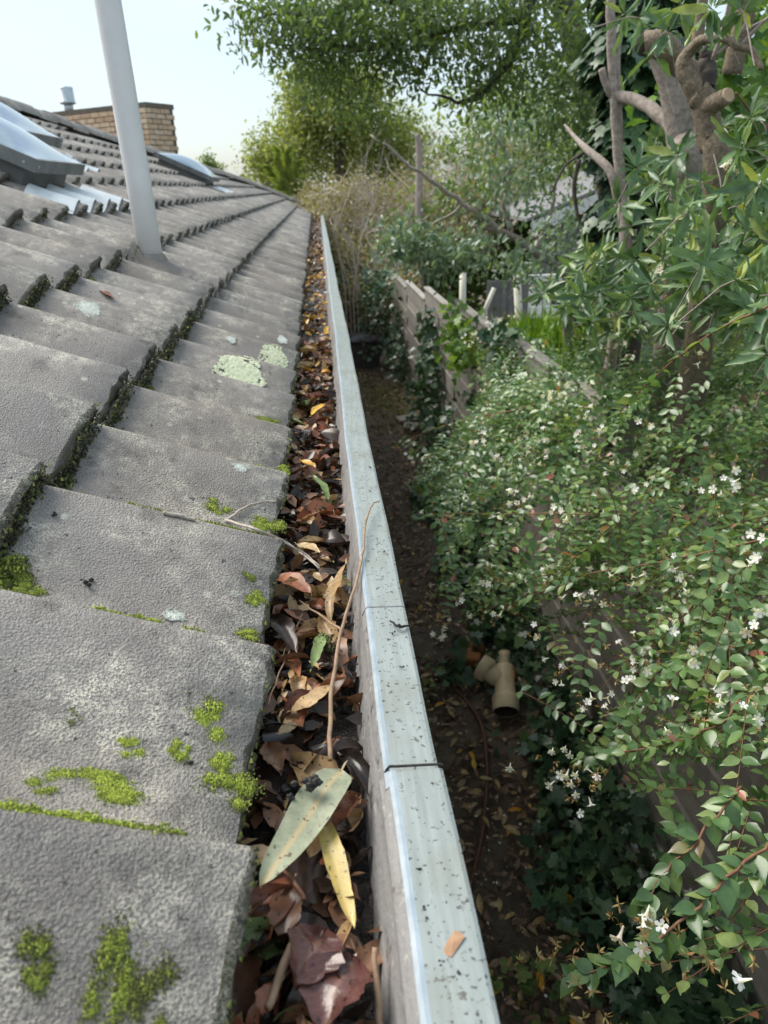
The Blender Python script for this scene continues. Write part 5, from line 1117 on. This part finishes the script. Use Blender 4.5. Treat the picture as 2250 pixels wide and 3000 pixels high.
# ================================================================== neighbour's place beyond the fence
YN = 13.2
nh = empty('neighbour_house', (6, YN, 0), 'white gabled house with grey shingle roof glimpsed behind the trees', 'house')
a0, a1 = aty(1150, 506, YN), aty(1330, 428, YN); dr = nrm((a1-a0)[None])[0]; a1 = a0+dr*6
mb = MB(); mb.add([(a0[0]+.1, YN+.3, 0), (a1[0], YN+.3, 0), (a1[0], YN+.3, a1[2]-.2), (a0[0]+.1, YN+.3, a0[2]-.1)], [(0, 1, 2, 3)]); mb.build('wall', [MT['darkwall']], nh)
mb = MB(); o1 = np.array([0, .03, -.2]); mb.add([a0, a1, a1+np.array([0, 0, .2]), a0+np.array([0, 0, .2]), a0+np.array([0, .06, 0]), a1+np.array([0, .06, 0]), a1+np.array([0, .06, .2]), a0+np.array([0, .06, .2])], [(0, 1, 2, 3), (7, 6, 5, 4), (3, 2, 6, 7), (1, 0, 4, 5)]); mb.build('bargeboard', [MT['white']], nh)
b0, b1 = a0+np.array([-.1, .03, .2]), a1+np.array([0, .03, .2]); mb = MB(); bk = np.array([.3, 7, 0]); mb.add([b0, b1, b1+bk, b0+bk, b0+np.array([0, 0, .05]), b1+np.array([0, 0, .05]), b1+bk+np.array([0, 0, .05]), b0+bk+np.array([0, 0, .05])], [(4, 5, 6, 7), (0, 1, 5, 4), (3, 0, 4, 7), (2, 1, 0, 3)]); rf = mb.build('roof', [MT['shingle']], nh)
def fbox(name, px0, py0, px1, py1, y, th, mat, par):
    p, q = aty(px0, py0, y), aty(px1, py1, y); mb = MB(); mb.box((min(p[0], q[0]), y, min(p[2], q[2])), (max(p[0], q[0]), y+th, max(p[2], q[2])), 0, None, .006); return mb.build(name, [mat], par)
fbox('corner_post', 1129, 612, 1143, 682, YN-.6, .1, MT['white'], nh); fbox('sill', 1135, 664, 1275, 682, YN-.62, .14, MT['white'], nh)
wn = fbox('window', 1146, 616, 1190, 660, YN-.5, .04, MT['weatherboard'], nh)
for q in range(3): fbox('slat', 1147, 622+q*13, 1189, 625+q*13, YN-.515, .02, MT['white'], wn)
fbox('window', 1196, 600, 1268, 662, YN-.45, .04, MT['glass'], nh); fbox('beam', 1120, 596, 1275, 604, YN-.6, .1, MT['white'], nh)
df = empty('dark_paling_fence', aty(1085, 690, 12.2), 'dark grey vertical paling fence beyond the timber fence', 'fence')
for q in range(11):
    x0 = 1052+q*8; fbox('paling', x0, 606+(q % 2), x0+7, 700, 12.2+.01*(q % 2), .02, MT['darkwall'], df)
for (px0, py0, px1, py1, r, lab) in ((1000, 590, 999, 672, .05, 'pale post left of the dark paling fence'), (1048, 668, 1068, 622, .035, 'tan leaning stake beside the dark paling fence'), (1116, 590, 1124, 740, .06, 'pale slender trunk right of the dark paling fence')):
    p, q = aty(px0, py0, 11.2), aty(px1, py1, 11.2)
    lo_, hi_ = (p, q) if p[2] < q[2] else (q, p); gnd = lo_.copy(); gnd[2] = -.02
    tag(MB().tube([gnd, lo_, hi_], r, 8).build('garden_post', [MT['weatherboard']], None, True), lab, 'post')
n = 2600; c = aty(1205, 705, 8.6); P = np.stack([c[0]+RNG.normal(0, .28, n), c[1]+RNG.normal(0, .5, n), c[2]-.55+.3*RNG.random(n)], 1); n = len(P)
tag(leafmesh('lawn_grass', T4, P, rnd_dirs(n, (0, 0, 1.5)), rnd_dirs(n), RNG.uniform(.25, .5, n), MT['grass'], None, .1), 'bright green grassy plants beyond the fence', 'grass', kind='stuff')
# hedge and trees closing the view on the right
cz = empty('garden_hedge', (4.5, 17, 0), 'mixed green hedge behind the neighbouring house', 'hedge')
crown('foliage', cz, [((3.5, 17.5, 1.4), (2.4, .8, 1.6), 2), ((7, 17.8, 2.0), (3, .8, 2.2), 2), ((11, 17.5, 2.4), (3, .9, 2.6), 1.5), ((5.5, 22, 4.2), (2.5, 1, 1.8), 1.3)], 900, 16, (.2, .2, .16), (.12, .24), MT['midg'], T4, 1.2, (0, -.2, -.3))
mb = MB(); 
for x in (3, 5, 7, 9, 11): branch(mb, [(x, 17.6, -.05), (x+.2, 17.6, 2)], [.08, .04], 6)
mb.build('stems', [MT['bark3']], cz)
sg = empty('side_garden_shrubs', (3.4, 4.6, 0), 'dark green shrubs filling the garden behind the fence', 'shrub')
crown('foliage', sg, [((2.7, 4.2, 1.3), (.8, 1.8, .9), 2), ((3.2, 6.8, 1.1), (.9, 1.2, .8), 1), ((2.4, 1.6, 1.5), (.6, 1.2, .9), 1)], 520, 16, (.12, .12, .1), (.05, .09), MT['midg'], T8, 1.1, (-.3, -.2, -.2))
mb = MB()
for x, y in ((2.7, 3.5), (2.8, 4.8), (3.2, 6.8), (2.4, 1.6)): branch(mb, [(x, y, -.05), (x+.05, y, .6), (x, y+.1, 1.4)], [.05, .04, .015], 6)
mb.build('stems', [MT['bark3']], sg)
